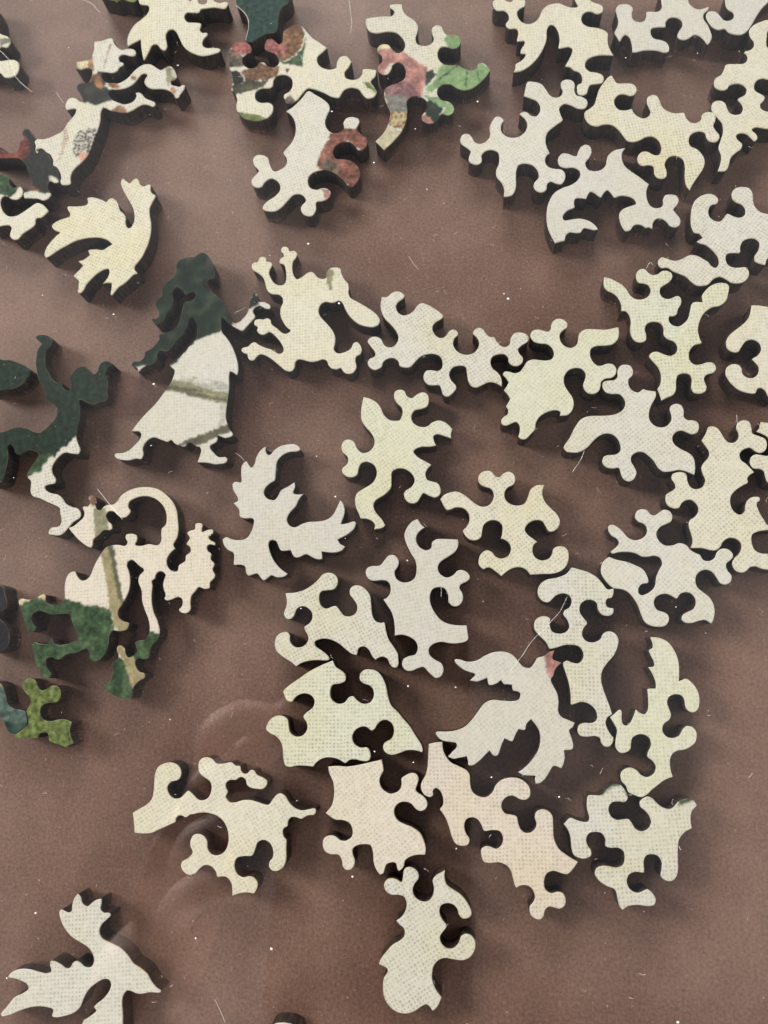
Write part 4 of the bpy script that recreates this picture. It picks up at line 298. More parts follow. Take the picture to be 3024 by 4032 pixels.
('puzzle_piece', 'puzzle piece', 'pale piece with two green-edged tips on its upper side, lower right', 'white', 36.74, -33.76, 4, '-1303,368c -1224,241 -1188,92 -1190,-106 -1157,-242 -1035,-311 -906,-318 -797,-265 -785,-155 -840,-67 -861,56 -789,165 -670,186 -543,157 -483,44 -493,-91 -394,-131 -240,-135 -145,-199 -135,-334 -188,-453 -308,-498 -434,-475 -586,-454 -719,-498 -771,-618 -696,-753 -554,-853 -396,-929 -365,-1097 -344,-1240 -289,-1313c -167,-1245 38,-1226 236,-1255 366,-1223 405,-1117 345,-997 253,-923 172,-956 42,-989 -89,-914 -130,-769 -70,-650 63,-606 226,-623 243,-587 252,-418 303,-311 410,-277 545,-318 599,-429 576,-573 548,-692 625,-778 749,-798 860,-725 917,-582 945,-366 971,-173 1019,-5 1151,126 1301,194c 1297,354 1346,525 1463,632c 1413,733 1318,787 1214,778 1092,733 1003,649 906,595 780,619 663,711 573,814 474,855 370,814 305,749 306,649 387,571 463,457 481,333 408,224 274,179 164,232 101,345 45,422 -45,425 -202,418 -310,496 -338,634 -268,745 -135,765 7,752 75,820 79,920 26,1023 -68,1115 -199,1120 -339,1037 -471,915 -589,920 -734,912 -783,776 -791,625 -766,500 -789,406 -907,405 -1033,446 -1146,493', [('green', '-459,902 -310,1061 -171,1132 -43,1106 -99,1078 -232,1058 -377,937'), ('green', '21,985 95,945 86,870 22,885'), ('green', '1043,660 1135,769 1346,803 1427,740 1309,720 1199,667')]),
('puzzle_piece', 'puzzle piece', 'tall cream piece with a saw-toothed left edge, rightmost of the lower cluster', 'greencream', 43.22, -10.18, 2, '101,1664 93,1583 13,1530 39,1421 93,1285 90,1191 -37,1174c 42,1018 92,830 82,724c -96,721c -96,515 -125,278 -191,195 -294,228 -368,294 -400,229 -495,47 -594,-36 -658,-4 -671,101 -663,258 -700,298 -827,207 -928,137c -868,26 -801,-131 -849,-338 -857,-493 -773,-597 -655,-598 -543,-521 -519,-393 -485,-302 -360,-231 -229,-240 -143,-305 -122,-447 -194,-575 -216,-677 -108,-780 -65,-882 -116,-1009 -252,-1079 -378,-1033 -448,-944 -574,-887 -707,-917 -793,-1006 -793,-1158 -710,-1260 -668,-1386 -544,-1449 -418,-1489 -284,-1437 -199,-1362 -61,-1262 105,-1149 279,-1086c 252,-960 251,-757 310,-630 420,-566 578,-542 743,-454 815,-379 848,-187 780,-83 653,-56 554,-133 477,-248 342,-298 215,-259 152,-142 199,-12 311,64 360,168 333,299 306,431 356,535 480,587 609,558 653,479 664,322 734,229 836,210 936,292 981,475 961,659 872,819 750,919 592,876c 621,1089 618,1330 546,1547 428,1712 248,1797 61,1815c', []),
('puzzle_piece', 'puzzle piece', 'pale piece like a seated figure, standing alone at the bottom centre', 'white', -5.17, -52.41, 35, '230,1165 163,1090 86,1023 34,1114 -53,1200 -164,1227 -271,1164 -295,1033 -239,925 -108,833 -37,738 -72,602 -213,490 -345,460 -421,465 -413,360 -380,254 -445,139 -563,115 -744,130 -928,92 -1108,37 -1194,-21c -1131,-116 -1095,-180 -1117,-236 -1249,-291 -1371,-436 -1446,-608 -1437,-804 -1342,-986 -1197,-1094 -1037,-1134 -882,-1136 -775,-1162 -747,-1234 -745,-1321c -651,-1320 -544,-1279 -435,-1211c -456,-1062 -429,-887 -360,-765 -258,-664 -121,-625 16,-655 156,-771 300,-881 461,-921 630,-861 736,-733 732,-605 657,-509 539,-496 427,-566 284,-588 172,-522 130,-378 182,-271 296,-230 406,-187 400,-13 431,110 527,192 652,164 744,68 762,-43 729,-136 751,-241 853,-300 960,-283 1005,-198 1022,-37 996,152 919,316 863,467 910,612 998,716c 885,730 761,737 649,692 588,557 482,451 349,420 234,487 167,623 195,749 294,832 417,870 479,947 472,1068 385,1177 306,1204', []),
('bird_puzzle_piece', 'puzzle piece', 'pale bird-shaped piece with a crested head and split tail in the bottom left corner', 'white', -78.37, -63.54, 6, '-155,1396 -197,1272 -211,1147 -268,1120 -353,1155 -439,1193 -487,1151 -466,1011 -379,831 -207,634 -9,511 160,403 259,275 287,126 231,32 105,38 -7,130 -105,165 -189,116 -231,45 -315,37 -428,116 -570,185 -669,191 -682,106 -652,-6 -736,-38 -906,-5 -1104,55 -1303,78 -1472,51 -1584,-17 -1611,-77 -1468,-109 -1297,-167 -1183,-234 -1153,-308 -1264,-387 -1460,-462 -1597,-600 -1761,-760c -1732,-814 -1536,-795 -1341,-733 -1118,-684 -894,-671 -698,-705 -600,-746 -627,-864 -529,-898 -335,-879 -141,-829 -3,-728 79,-565 190,-402 357,-291 509,-226 620,-244 662,-331 620,-449 495,-586 356,-675 287,-743 342,-805 274,-861 163,-927 53,-993 27,-1369 465,-1460 923,-1411 926,-1081 928,-894 913,-703 936,-561 1020,-470 1102,-486 1239,-541 1376,-548 1514,-531 1738,-543 1755,-508 1652,-431 1545,-305 1465,-169 1328,-52 1164,54 1027,232 861,376 638,487 470,583 422,710 470,831 583,924 677,1006 640,1058 513,1073 448,1145 471,1257 466,1346 358,1339 244,1283 145,1219 45,1283 2,1412 -70,1487c', []),
('puzzle_piece', 'puzzle piece', 'piece only just showing as a dark bump at the bottom edge of the photo', 'cream', -34.31, -72.96, 15, '320,-359 369,-18 257,87 84,159 -100,186 -246,133 -309,29 -374,-216', []),
('puzzle_piece', 'puzzle piece', 'dark teal green piece at the top edge, smooth and pointed downwards', 'tealdark', -52.54, 175.0, 15, '-374,1205 -546,723 -407,496 -330,246 -347,-14 -440,-291 -517,-484 -461,-569 -363,-624 -147,-545 82,-493 333,-513 444,-332 523,-50 671,209 877,316 1002,720', []),
('puzzle_piece', 'puzzle piece', 'piece printed with pink, brown and green patches, just below the dark teal piece', 'cream', -42.41, 157.38, 12, '-1638,1187 -1696,989 -1710,696 -1682,519 -1678,182 -1750,-69 -1680,-193 -1641,-411 -1697,-622 -1694,-766 -1574,-1024 -1352,-1186 -1117,-1249 -900,-1207 -745,-1066 -710,-851 -826,-737 -1028,-682 -1132,-551 -1098,-333 -928,-264 -723,-312 -629,-276 -540,-51 -387,23 -200,-29 -84,-178 -100,-381 -196,-540 -367,-617 -376,-779 -328,-915 -194,-951 -34,-873 145,-705 292,-605 481,-686 727,-877 876,-1021 1069,-1106 1135,-1031 1263,-902 1455,-894 1626,-1003 1696,-1185 1790,-1333 1961,-1340 2086,-1191 2040,-1015 1987,-837 2132,-713 2209,-528c 1995,-426 1842,-404 1800,-537 1675,-647 1502,-640 1363,-540 1358,-373 1487,-243 1603,-88c 1487,142 1331,156 1198,5 1153,-149 992,-166 802,-50 705,102 723,307 885,429 1038,534c 870,751 695,972 563,1245 485,1418 321,1508 139,1496 -36,1417 -100,1242 -147,1062 -243,1026 -315,1132 -387,1246 -527,1265 -627,1135 -646,969 -539,854 -411,754 -335,606 -354,400 -479,330 -647,398 -730,548 -867,586 -954,484 -1135,471 -1291,621 -1294,834 -1190,932 -1060,959 -993,1089 -1051,1256 -1213,1375 -1425,1405 -1551,1290', [('greybrown', '-1708,1206 -1487,1230 -1282,915 -1294,834 -1280,575 -1446,538 -1716,655'), ('pinkred', '-1585,1300 -1382,1457 -1139,1388 -929,1114 -1063,939 -1245,926 -1443,1046'), ('brown', '-1407,442 -1131,492 -860,627 -647,398 -340,312 -443,5 -679,-33 -1094,40 -1323,167'), ('black', '-1734,534 -1556,526 -1430,407 -1352,217 -1393,61 -1525,14 -1661,52 -1700,272'), ('darkolive', '-1742,-9 -1658,72 -1396,41 -1323,167 -960,-17 -679,-33 -890,-245 -1316,-252 -1637,-267'), ('white', '-1681,646 -1337,549 -1355,428 -1559,506 -1693,565'), ('green', '-369,573 -185,394 154,510 365,704 511,1046 470,801 371,533 266,121 6,257 -358,422'), ('brown', '-291,1061 -121,1226 -5,1494 327,1550 499,1393 477,1055 337,754 161,550 -178,434 -369,573 -371,785'), ('pinkred', '-626,1328 -330,1265 -226,1021 -3,851 -70,658 -350,694 -542,834 -683,959'), ('lime', '-1717,-801 -1518,-888 -1255,-1009 -1059,-1103 -943,-1256 -1294,-1262 -1583,-1083'), ('lime', '1769,-797 1943,-886 2100,-1154 2045,-1261 1884,-1013'), ('red', '-183,184 -99,160 -115,60 -203,64'), ('greybrown', '-379,-798 -212,-639 -84,-920 -197,-971 -331,-934')]),
('puzzle_piece', 'puzzle piece', 'pale piece with reddish brown curls of hair printed on its right arm', 'white', -36.84, 129.08, 20, '392,1989 130,1848 -109,1776c -17,1608 14,1362 -52,1095 -224,832 -408,702 -548,595 -526,379 -593,221 -758,147 -932,158 -980,405 -972,608 -1074,742 -1232,809 -1363,731 -1386,534 -1325,323 -1437,246 -1582,143 -1604,-11 -1518,-140 -1384,-163 -1246,-58 -1077,-27 -958,-158 -922,-291 -978,-450 -1152,-559 -1383,-625 -1530,-725 -1547,-818 -1439,-922 -1249,-988 -1059,-939 -843,-808 -695,-729 -542,-744 -437,-856 -430,-999 -562,-1084 -626,-1177 -609,-1343 -506,-1456 -393,-1483 -279,-1399 -236,-1321 -174,-1148 -82,-1166 68,-1188 215,-1109 261,-968 192,-859 55,-794 -36,-805 -189,-681 -194,-476 -96,-335 94,-292 325,-340 516,-509 658,-771 747,-1030 818,-1079 1030,-966 1159,-738 1142,-527 1033,-327 862,-206 697,-116 679,77 794,235 986,278 1174,206 1266,56 1316,-110 1446,-144 1581,-57 1642,124 1555,285 1492,520 1609,659 1630,775 1511,898 1346,939 1216,848 1165,660 986,602 832,676 754,877 789,1072 906,1234 1011,1358 1034,1519 931,1756 783,1970 650,2140', [('curl', '179,-246 190,-46 404,234 667,496 804,646 994,628 1165,660 1517,489 1685,147 1600,-106 1418,-174 1262,45 1162,223 972,292 788,237 673,79 694,-127 1064,-340 1144,-520 1174,-744 1040,-990 806,-1114 643,-765 501,-503 327,-332'), ('greybrown', '214,-138 501,-13 679,-333 585,-619 323,-347'), ('rose', '7,-782 65,-927 69,-1129 -26,-1209 127,-1272 246,-1122 242,-920')]),
('puzzle_piece', 'puzzle piece', 'piece printed with pink petals, a green leaf arm and a grey stem foot', 'white', -8.74, 157.73, 5, '-616,1941 -534,1865 -505,1777 -600,1667 -772,1694 -980,1707 -1187,1707 -1293,1674 -1298,1487 -1263,1336 -1185,1233 -1016,1165 -739,1170 -502,1100 -375,948 -291,689 -374,499 -514,459 -656,624 -733,758 -902,805 -1028,723 -1039,561 -945,424 -939,261 -1069,119 -1069,-42 -967,-158 -832,-178 -721,-54 -659,97 -518,156 -389,56 -337,-153 -405,-382 -581,-475 -788,-524 -931,-622 -964,-855 -913,-1099 -846,-1343 -901,-1647 -1054,-1935 -1288,-2171c -1074,-2469c -844,-2272 -591,-2000 -434,-1675 -377,-1372 -374,-1099 -280,-975 -78,-973 112,-1111 164,-1295 86,-1440 -25,-1579 -19,-1715 121,-1832 287,-1836 432,-1684 506,-1597 666,-1671 804,-1602 836,-1432 735,-1261 542,-1175 441,-983 490,-794 615,-714 813,-743 968,-885 1160,-972 1362,-943 1576,-798 1759,-629 1887,-443c 1793,-277 1701,-192 1582,-205 1518,-355 1349,-369 1158,-260 1067,-147 900,-141 670,-66 566,111 566,312 664,459 815,436 977,358 1115,389 1197,538 1178,704 1017,810 849,829 774,951 720,1124 588,1186 462,1103 448,941 482,731 386,604 214,578 49,657 12,846 79,1041 102,1243 7,1444 -170,1618 -260,1800 -280,2012c -434,2046 -608,2045c', [('pinkpetal', '-1071,607 -913,643 -707,632 -498,437 -341,473 -217,312 -27,121 226,-118 204,-394 112,-698 21,-1000 -279,-956 -640,-823 -970,-695 -788,-524 -432,-298 -331,-73 -502,154 -741,150 -935,-182 -1138,-152'), ('pinkgrey', '-965,-617 -685,-500 -344,-471 -127,-741 17,-1039 -315,-990 -646,-902 -947,-857'), ('grey', '-958,-776 -344,-926 -383,-1449 -848,-1382'), ('creamy', '-1045,725 -901,826 -699,753 -675,606 -913,643 -1036,601'), ('palegreen', '847,817 1018,818 1248,733 1206,455 1077,334 876,365 791,561 731,652'), ('palegreen', '560,-169 703,-71 1102,-132 1349,-369 1573,-124 1913,-415 1711,-779 1357,-1001 966,-904 714,-729 507,-796 159,-942 139,-781 391,-581'), ('dgreen', '183,-232 387,-223 477,-356 291,-566 142,-742'), ('dgreen', '92,-1363 219,-1029 416,-1078 540,-1194 554,-1430 432,-1684 285,-1855 71,-1631'), ('palegreen', '540,-1194 735,-1261 852,-1434 803,-1621 663,-1698 504,-1617 619,-1439 458,-1377 369,-1247 22,-980 93,-932'), ('dgreenline', '497,-518 1067,-147 1099,-171 525,-582'), ('dgreenline', '1167,-895 1283,-359 1310,-363 1207,-901'), ('dgreenline', '1547,-755 1485,-350 1512,-346 1582,-729'), ('rose', '-24,-1560 108,-1579 287,-1836 149,-1894 -37,-1732'), ('brownspots', '-846,-1343 -380,-1411 -436,-1713 -553,-1929 -875,-1767 -967,-1637'), ('beige', '-1304,-2169 -975,-1753 -588,-1962 -814,-2314 -1092,-2485')])]
HAIRS=[(0.03, [(-125.81, 167.4), (-123.26, 165.13), (-121.37, 162.09), (-120.61, 159.15), (-118.43, 156.55), (-116.36, 154.78), (-114.72, 153.38)]), (0.022, [(-103.16, 182.79), (-101.4, 182.02), (-99.79, 180.82), (-99.09, 179.49), (-97.86, 178.34)]), (0.022, [(-107.51, 152.7), (-106.81, 151.37), (-105.13, 149.34)]), (0.03, [(-84.26, 40.87), (-83.03, 39.61), (-81.95, 38.37), (-80.54, 36.81), (-78.79, 34.96), (-77.24, 33.43)]), (0.021, [(25.35, 16.23), (24.04, 13.45), (23.19, 12.34), (21.78, 10.95), (20.37, 9.01), (18.71, 7.9), (16.75, 5.69), (15.91, 4.05), (14.79, 2.68), (12.71, -0.04)]), (0.024, [(30.24, 49.47), (29.85, 48.27), (29.24, 47.07), (27.46, 44.54)]), (0.022, [(-27.45, 177.08), (-26.92, 172.93), (-26.48, 169.63), (-26.73, 166.32)]), (0.03, [(-58.74, 177.56), (-56.48, 175.51), (-55.08, 172.92), (-54.76, 170.42), (-55.06, 168.38), (-55.39, 166.15)]), (0.018, [(-48.07, -66.64), (-46.9, -68.31), (-46.14, -69.66), (-45.54, -70.78)]), (0.022, [(-2.16, 18.07), (-2.07, 17.08), (-2.15, 15.95)]), (0.022, [(7.67, 73.47), (9.63, 75.37), (11.89, 76.62)]), (0.03, [(45.93, -33.78), (46.07, -34.38), (46.23, -34.54)]), (0.02, [(64.29, 57.72), (64.24, 56.06), (64.24, 55.01)]), (0.02, [(-10.3, 99.73), (-9.02, 97.27), (-7.76, 96.02)]), (0.02, [(-53.5, 85.55), (-52.74, 86.22), (-51.47, 86.52), (-50.86, 87.19)]), (0.02, [(-50.93, 49.47), (-50.14, 49.15), (-49.49, 48.52), (-48.67, 47.73)]), (0.02, [(46.4, 94.59), (46.9, 95.74), (47.67, 96.38), (48.06, 95.37)])]
SPECKS=[(-35.63, 104.13, 0.55), (13.71, 87.69, 0.6), (12.76, 89.05, 0.3), (-30.96, 142.32, 0.45), (-19.59, 126.57, 0.45), (6.84, 143.12, 0.45), (-84.65, 86.2, 0.4), (-105.69, 167.1, 0.35), (-73.8, 159.24, 0.45), (-36.77, -56.71, 0.5), (-52.9, -55.52, 0.35), (43.74, -65.68, 0.5), (-61.97, -11.8, 0.25), (44.54, 153.88, 0.3), (62.28, 154.08, 0.25), (-20.35, -42.27, 0.35), (1.11, -36.03, 0.3), (8.52, -21.77, 0.35), (22.38, -25.22, 0.4), (-52.88, -55.52, 0.35), (-88.24, -52.27, 0.4), (-92.97, -65.04, 0.35), (-26.64, 38.88, 0.35), (-9.74, 24.08, 0.3), (-31.4, 48.64, 0.25), (-45.33, 101.29, 0.3), (-9.09, 135.9, 0.35), (-71.85, 51.6, 0.35), (-72.58, 67.31, 0.5), (-104.17, 92.01, 0.35), (-105.65, 43.72, 0.25), (-33.59, 13.0, 0.3), (-7.94, -19.24, 0.3), (1.05, -3.54, 0.35), (-9.27, -3.49, 0.3), (48.33, 14.29, 0.25), (-6.04, 118.26, 0.35), (-1.73, 114.16, 0.2), (-16.27, -17.3, 0.3), (-27.3, 87.57, 0.5)]
DARKS=[(28.97, -59.11, 0.45), (47.14, -62.83, 0.45), (53.84, -47.74, 0.35), (-22.44, -59.97, 0.3), (36.12, 36.96, 0.45), (28.96, 36.35, 0.25), (18.86, 99.51, 0.3), (-15.53, -47.74, 0.15), (-52.86, -72.77, 0.35), (-51.19, -69.64, 0.3), (-75.0, -40.58, 0.25), (-81.17, -26.25, 0.25), (61.45, 12.81, 0.4), (-52.85, -72.65, 0.3)]

TONE = dict(cream=(.79, .755, .62), greencream=(.765, .765, .625), white=(.755, .735, .655), smooth=(.725, .705, .64), pinkcream=(.81, .745, .63), palegreen=(.215, .335, .155), skirtgrey=(.47, .47, .41), pink=(.74, .655, .575), green=(.042, .085, .036),
    darkprint=(.014, .016, .013), dgreen=(.011, .025, .015), black=(.010, .011, .014), lime=(.125, .165, .048), teal=(.075, .115, .10), tealdark=(.008, .040, .031),
    grey=(.20, .19, .17), creamy=(.62, .55, .36), brownlt=(.27, .15, .09), darkgrey=(.014, .016, .013), brown=(.21, .105, .055), orange=(.33, .15, .065),
    olive=(.26, .25, .155), oliveshade=(.115, .105, .07), olivetan=(.33, .28, .155), greylt=(.50, .49, .42), rosebrown=(.36, .20, .15), pink_=(.6, .3, .25), red=(.15, .032, .028),
    rose=(.38, .19, .165), greybrown=(.12, .09, .07), pinkred=(.34, .115, .10), darkolive=(.055, .052, .030), pinkpetal=(.42, .205, .18), pinkgrey=(.24, .12, .13),
    dgreenline=(.02, .05, .027), beige=(.52, .48, .34), curl=(.24, .095, .07))
TONE['pink'] = (.80, .715, .625)
for t_ in ('cream', 'greencream', 'white', 'smooth', 'pinkcream', 'pink'): TONE[t_] = tuple(v * .80 for v in TONE[t_])
PALE = {'cream', 'greencream', 'white', 'smooth', 'pinkcream', 'pink'}

def parse(s):
    P, C = [], []
    for t in s.split():
        c = t.endswith('c'); x, y = t.rstrip('c').split(','); P.append((int(x) * 1e-5, int(y) * 1e-5)); C.append(c)
    return np.array(P), C
def spline(P, C):
    n = len(P); out = []
    for i in range(n):
        p1, p2 = P[i], P[(i + 1) % n]
        p0 = P[i - 1] if not C[i] else p1 - (p2 - p1)
        p3 = P[(i + 2) % n] if not C[(i + 1) % n] else p2 + (p2 - p1)
        m = max(1, min(7, int(round(np.linalg.norm(p2 - p1) / .00036))))
        t0 = 0.; t1 = t0 + max(np.linalg.norm(p1 - p0), 1e-9) ** .5; t2 = t1 + max(np.linalg.norm(p2 - p1), 1e-9) ** .5; t3 = t2 + max(np.linalg.norm(p3 - p2), 1e-9) ** .5
        for k in range(m):
            t = t1 + (t2 - t1) * k / m
            A1 = (t1 - t) / (t1 - t0) * p0 + (t - t0) / (t1 - t0) * p1; A2 = (t2 - t) / (t2 - t1) * p1 + (t - t1) / (t2 - t1) * p2; A3 = (t3 - t) / (t3 - t2) * p2 + (t - t2) / (t3 - t2) * p3
            B1 = (t2 - t) / (t2 - t0) * A1 + (t - t0) / (t2 - t0) * A2; B2 = (t3 - t) / (t3 - t1) * A2 + (t - t1) / (t3 - t1) * A3
            out.append((t2 - t) / (t2 - t1) * B1 + (t - t1) / (t2 - t1) * B2)
    return np.array(out)
def inset(P, d):
    a = P - np.roll(P, 1, 0); b = np.roll(P, -1, 0) - P
    a /= np.linalg.norm(a, axis=1, keepdims=True) + 1e-12; b /= np.linalg.norm(b, axis=1, keepdims=True) + 1e-12
    n = np.stack([-(a + b)[:, 1], (a + b)[:, 0]], 1); ln = np.linalg.norm(n, axis=1, keepdims=True)
    n /= ln + 1e-9; k = np.clip(1 / np.maximum(ln / 2, .5), 1, 1.8)
    return P + n * d * k
def pip(Q, poly):
    x, y = Q[:, 0], Q[:, 1]; ins = np.zeros(len(Q), bool)
    for i in range(len(poly)):
        x1, y1 = poly[i - 1]; x2, y2 = poly[i]
        if y1 == y2: continue
        ins ^= ((y1 > y) != (y2 > y)) & (x < (x2 - x1) * (y - y1) / (y2 - y1) + x1)
    return ins
def edge_dist(Q, poly):
    a = poly; b = np.roll(poly, -1, 0); best = np.full(len(Q), 9.)
    for p, q in zip(a, b):
        d = q - p; l2 = d @ d + 1e-18
        t = np.clip(((Q - p) @ d) / l2, 0, 1); best = np.minimum(best, np.hypot(*(Q - p - t[:, None] * d).T))
    return best
def tri_fill(P, extra=None):
    n = len(P); v = [Vector(p) for p in P]
    if extra is not None: v += [Vector(p) for p in extra]
    r = delaunay_2d_cdt(v, [], [list(range(n))], 1, 1e-8)
    return r[0], r[2]
def colour_at(Q, tone, pats, seed):
    n = len(Q)
    c = np.tile(np.array([*TONE[tone], (.48 if tone == 'smooth' else .8 + .2 * math.sin(seed * 2.3)) if tone in PALE else .30]), (n, 1))
    if tone not in PALE:
        f = np.array([noise.fractal(Vector((p[0] * 900 + seed, p[1] * 900, 1)), 1, 2, 3) for p in Q])
        c[:, :3] *= np.clip(1 + .9 * f, .35, 2.2)[:, None]
    for name, s in pats:
        pl, _ = parse(s)
        j = np.array([(noise.noise(Vector((p[0] * 1100, p[1] * 1100, 3 + seed))), noise.noise(Vector((p[0] * 1100, p[1] * 1100, 9 + seed)))) for p in Q]) * .00042
        ins = pip(Q + j, pl)
        if name == 'brownspots':
            base = np.array([.50, .42, .24]); f = np.array([noise.noise(Vector((p[0] * 1900, p[1] * 900, seed))) for p in Q[ins]])
            cc = np.where(f[:, None] > .08, np.array([.20, .10, .05]), base) if ins.any() else base
            c[ins, :3] = cc; c[ins, 3] = .3; continue
        if name == 'speckle':
            f = np.array([noise.noise(Vector((p[0] * 2000 + 5, p[1] * 2000, seed))) for p in Q])
            g = np.array([noise.noise(Vector((p[0] * 500 + 5, p[1] * 500, 2))) for p in Q])
            d = ins & (f > -.06); k = d & (f > .22)
            c[d, :3] = (.10, .085, .06); c[k, :3] = (.008, .008, .015); c[d, 3] = .1; continue
        if name == 'fringe':
            f = np.array([math.sin(p[1] * 7500 + p[0] * 2500) + noise.noise(Vector((p[0] * 800, p[1] * 800, 7))) for p in Q])
            d = ins & (f > -.1); c[d, :3] = (.34, .21, .15); continue
        if name in PALE or name == 'pink':
            c[ins, :3] = TONE['white'] if name != 'pink' else (.60, .33, .27); c[ins, 3] = 1; continue
        f = np.array([noise.fractal(Vector((p[0] * 950 + seed, p[1] * 950, 4)), .8, 2.1, 4) for p in Q[ins]]) if ins.any() else np.zeros(0)
        amp = .75 if name in ('curl', 'pinkred', 'brown', 'green', 'red', 'greybrown') else .4
        v = np.array([noise.noise(Vector((p[0] * 620 + seed, p[1] * 620, 11))) for p in Q[ins]]) if ins.any() else np.zeros(0)
        h = np.array([noise.noise(Vector((p[0] * 330 + seed, p[1] * 330, 21))) for p in Q[ins]]) if ins.any() else np.zeros(0)
        soft = name in ('olive', 'oliveshade', 'olivetan', 'skirtgrey', 'greylt', 'grey', 'creamy', 'beige', 'palegreen')
        if soft: amp = .22
        line = 1 - (0. if soft else .62 if amp > .5 else .3) * np.exp(-(v / .07) ** 2)
        cc = np.array(TONE[name]) * (np.clip(1 + amp * f, .3, 1.9) * line * (1 + (.2 if soft else .55) * h))[:, None]
        c[ins, :3] = cc + np.clip(h, 0, 1)[:, None] * np.array([.05, .045, .03]); c[ins, 3] = .25
    return c

def set_colour(me, cols):
    a = me.color_attributes.new('print', 'FLOAT_COLOR', 'POINT')
    a.data.foreach_set('color', np.ascontiguousarray(cols, dtype=np.float32).ravel())
GAP, BEV = .00006, .00016
for idx, (name, cat, label, tone, cx, cy, ang, outline, pats) in enumerate(PIECES):
    P0, C = parse(outline)
    P = inset(spline(P0, C), GAP)
    n = len(P)
    edge_j = np.array([noise.noise(Vector((p[0] * 700, p[1] * 700, idx))) for p in P])
    Pin = inset(P, BEV * .8)
    # wooden body: base, sawn wall, scorched rounded rim up to the printed face
    z_wall = T - .00022
    Pm = inset(P, BEV * .25)
    rings = [(P, 0.), (P, z_wall), (Pm, T - .00008), (Pin, T)]
    verts = [(x, y, z) for r, z in rings for x, y in r]
    faces, mi = [], []
    for k in range(3):
        for i in range(n):
            j = (i + 1) % n
            faces.append((k * n + i, k * n + j, (k + 1) * n + j, (k + 1) * n + i)); mi.append(0 if k == 0 else 1)
    bv, bf = tri_fill(P)
    if len(bv) == n:
        for f in bf: faces.append(tuple(reversed(f))); mi.append(0)
    root = bpy.data.objects.new(name, None); col.objects.link(root); root.empty_display_size = .01
    body = mesh_obj('wooden_body', verts, faces, [M_wood, M_rim], root)
    body.data.polygons.foreach_set('material_index', mi)
    rimc = colour_at(Pin, tone, pats, idx)
    full = np.vstack([rimc * [.8, .8, .8, .85]] * 4)
    set_colour(body.data, full)
    root.location = (cx * 1e-3, cy * 1e-3, 0); root.rotation_euler.z = math.radians(ang)
    tag(root, label=label, category=cat, group='wooden jigsaw pieces laid out under the glass')
    # printed face
    extra = None
    if pats or tone not in PALE:
        st = .00030
        x0, y0 = Pin.min(0); x1, y1 = Pin.max(0)
        gx, gy = np.meshgrid(np.arange(x0, x1, st), np.arange(y0, y1, st * .87))
        gx[1::2] += st / 2
        Q = np.stack([gx.ravel(), gy.ravel()], 1) + np.random.uniform(-.2, .2, (gx.size, 2)) * st
        Q = Q[pip(Q, Pin)]; Q = Q[edge_dist(Q, Pin) > .00012]
        extra = Q
    tv, tf = tri_fill(Pin, extra)
    V = np.array([(v[0], v[1]) for v in tv])
    face = mesh_obj('printed_face', [(x, y, T) for x, y in V], [tuple(f) for f in tf], [M_print], root)
    cols = colour_at(V, tone, pats, idx)
    if pats:
        ed = np.array([tuple(e.vertices) for e in face.data.edges]); deg = np.bincount(ed.ravel(), minlength=len(V))[:, None]
        acc = np.zeros_like(cols); np.add.at(acc, ed[:, 0], cols[ed[:, 1]]); np.add.at(acc, ed[:, 1], cols[ed[:, 0]])
        cols = .45 * cols + .55 * acc / np.maximum(deg, 1)
    set_colour(face.data, cols)

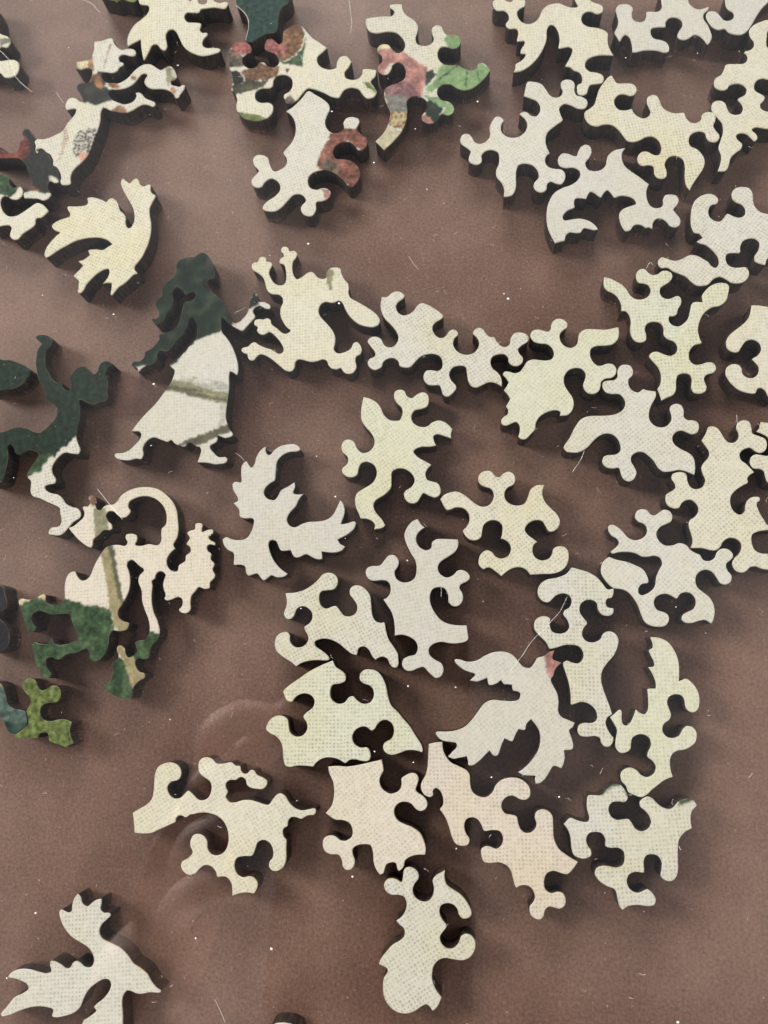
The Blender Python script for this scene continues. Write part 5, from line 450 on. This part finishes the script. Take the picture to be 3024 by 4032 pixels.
# ------------------------------------------------------------------ hairs, dust and grit
HLAB = ['long white hair at the left edge beside the two-lobed piece', 'white hair at the very top between the left edge and the fan-tailed piece', 'short white hair beside the hat figure piece',
 'curved white hair crossing the curled neck of the beast piece', 'long thin white hair beside the wing of the bird with the red beak', 'straight white hair at the blunt tip of the swooping piece',
 'vertical white hair near the top edge centre', 'looping pale hair along the dark teal piece', 'pale hair at the bottom edge left of centre', 'tiny upright hair in the slot of the leaping stag piece',
 'short white hair crossing the long knobbed chain piece', 'tiny white hair at the right side of the green-tipped piece', 'tiny pale hair above the large knobbed cream piece', 'faint short hair on the bare board above the chain piece',
 'small curved hair beside the woman\'s outstretched arm', 'small curly hair below the woman\'s feet', 'faint curved hair above the horned cream-green piece']
for (wd, pts), lab in zip(HAIRS, HLAB):
    cu = bpy.data.curves.new('hair', 'CURVE'); cu.dimensions = '3D'; cu.bevel_depth = wd * 1e-3 * 1.0; cu.bevel_resolution = 1; cu.resolution_u = 6
    sp = cu.splines.new('NURBS'); sp.points.add(len(pts) - 1); sp.use_endpoint_u = True; sp.order_u = 3
    x0, y0 = pts[0]
    for q, (x, y) in zip(sp.points, pts): q.co = ((x - x0) * 1e-3, (y - y0) * 1e-3, 0, 1)
    cu.materials.append(M_hair)
    tmp = bpy.data.objects.new('tmp', cu); col.objects.link(tmp)
    bpy.context.view_layer.update()
    me = bpy.data.meshes.new_from_object(tmp.evaluated_get(bpy.context.evaluated_depsgraph_get()))
    bpy.data.objects.remove(tmp)
    o = bpy.data.objects.new('hair', me); col.objects.link(o); o.location = (x0 * 1e-3, y0 * 1e-3, GT + wd * 1.25e-3)
    tag(o, label=lab, category='hair', group='loose hairs on the glass')
def flakes(name, items, z, m, flat=.5):
    v, f = [], []
    for x, y, r in items:
        b = len(v); a0 = random.random() * 6; k = random.choice((5, 6)); el = random.uniform(.6, 1.)
        for i in range(k):
            a = a0 + i * 2 * math.pi / k; rr = r * random.uniform(.75, 1.1)
            v.append((x + rr * math.cos(a), y + rr * math.sin(a) * el, z + r * flat * .4))
        v.append((x, y, z + r * flat)); v.append((x, y, z))
        for i in range(k):
            j = (i + 1) % k; f.append((b + i, b + j, b + k)); f.append((b + j, b + i, b + k + 1))
    return tag(mesh_obj(name, v, f, [m]), kind='stuff')
it = [(x * 1e-3, y * 1e-3, d * .5e-3 * 1.15) for x, y, d in SPECKS]
for i in range(1300):
    u, v_ = random.random(), random.random()
    it.append(((u - .5) * .26 - .015, (v_ - .5) * .30 + .045, random.choice((.035, .045, .05, .06, .085)) * 1e-3 * random.uniform(.7, 1.2)))
flakes('dust', it, GT, M_dust)
flakes('grit', [(x * 1e-3, y * 1e-3, d * .5e-3) for x, y, d in DARKS] + [(random.uniform(-.14, .12), random.uniform(-.11, .19), random.uniform(.03, .08) * 1e-3) for i in range(260)], 0.00002, M_dark)
# lint: hundreds of tiny pale fibres on the glass, one mesh
v, f = [], []
for i in range(480):
    x, y = random.uniform(-.14, .12), random.uniform(-.11, .19); a = random.random() * 6.28; k = random.uniform(-1.6, 1.6)
    ln = random.choice((.4, .6, .8, 1.2)) * 1e-3; r = random.uniform(.010, .017) * 1e-3; b = len(v)
    for s in range(4):
        for dx, dz in ((-r, 0), (r, 0), (0, 1.7 * r)):
            v.append((x - math.sin(a) * dx, y + math.cos(a) * dx, GT + dz))
        x += math.cos(a) * ln / 3; y += math.sin(a) * ln / 3; a += k * .5
    for s in range(3):
        for q in range(3):
            q2 = (q + 1) % 3; f.append((b + s * 3 + q, b + s * 3 + q2, b + s * 3 + 3 + q2, b + s * 3 + 3 + q))
tag(mesh_obj('lint', v, f, [M_hair]), kind='stuff')
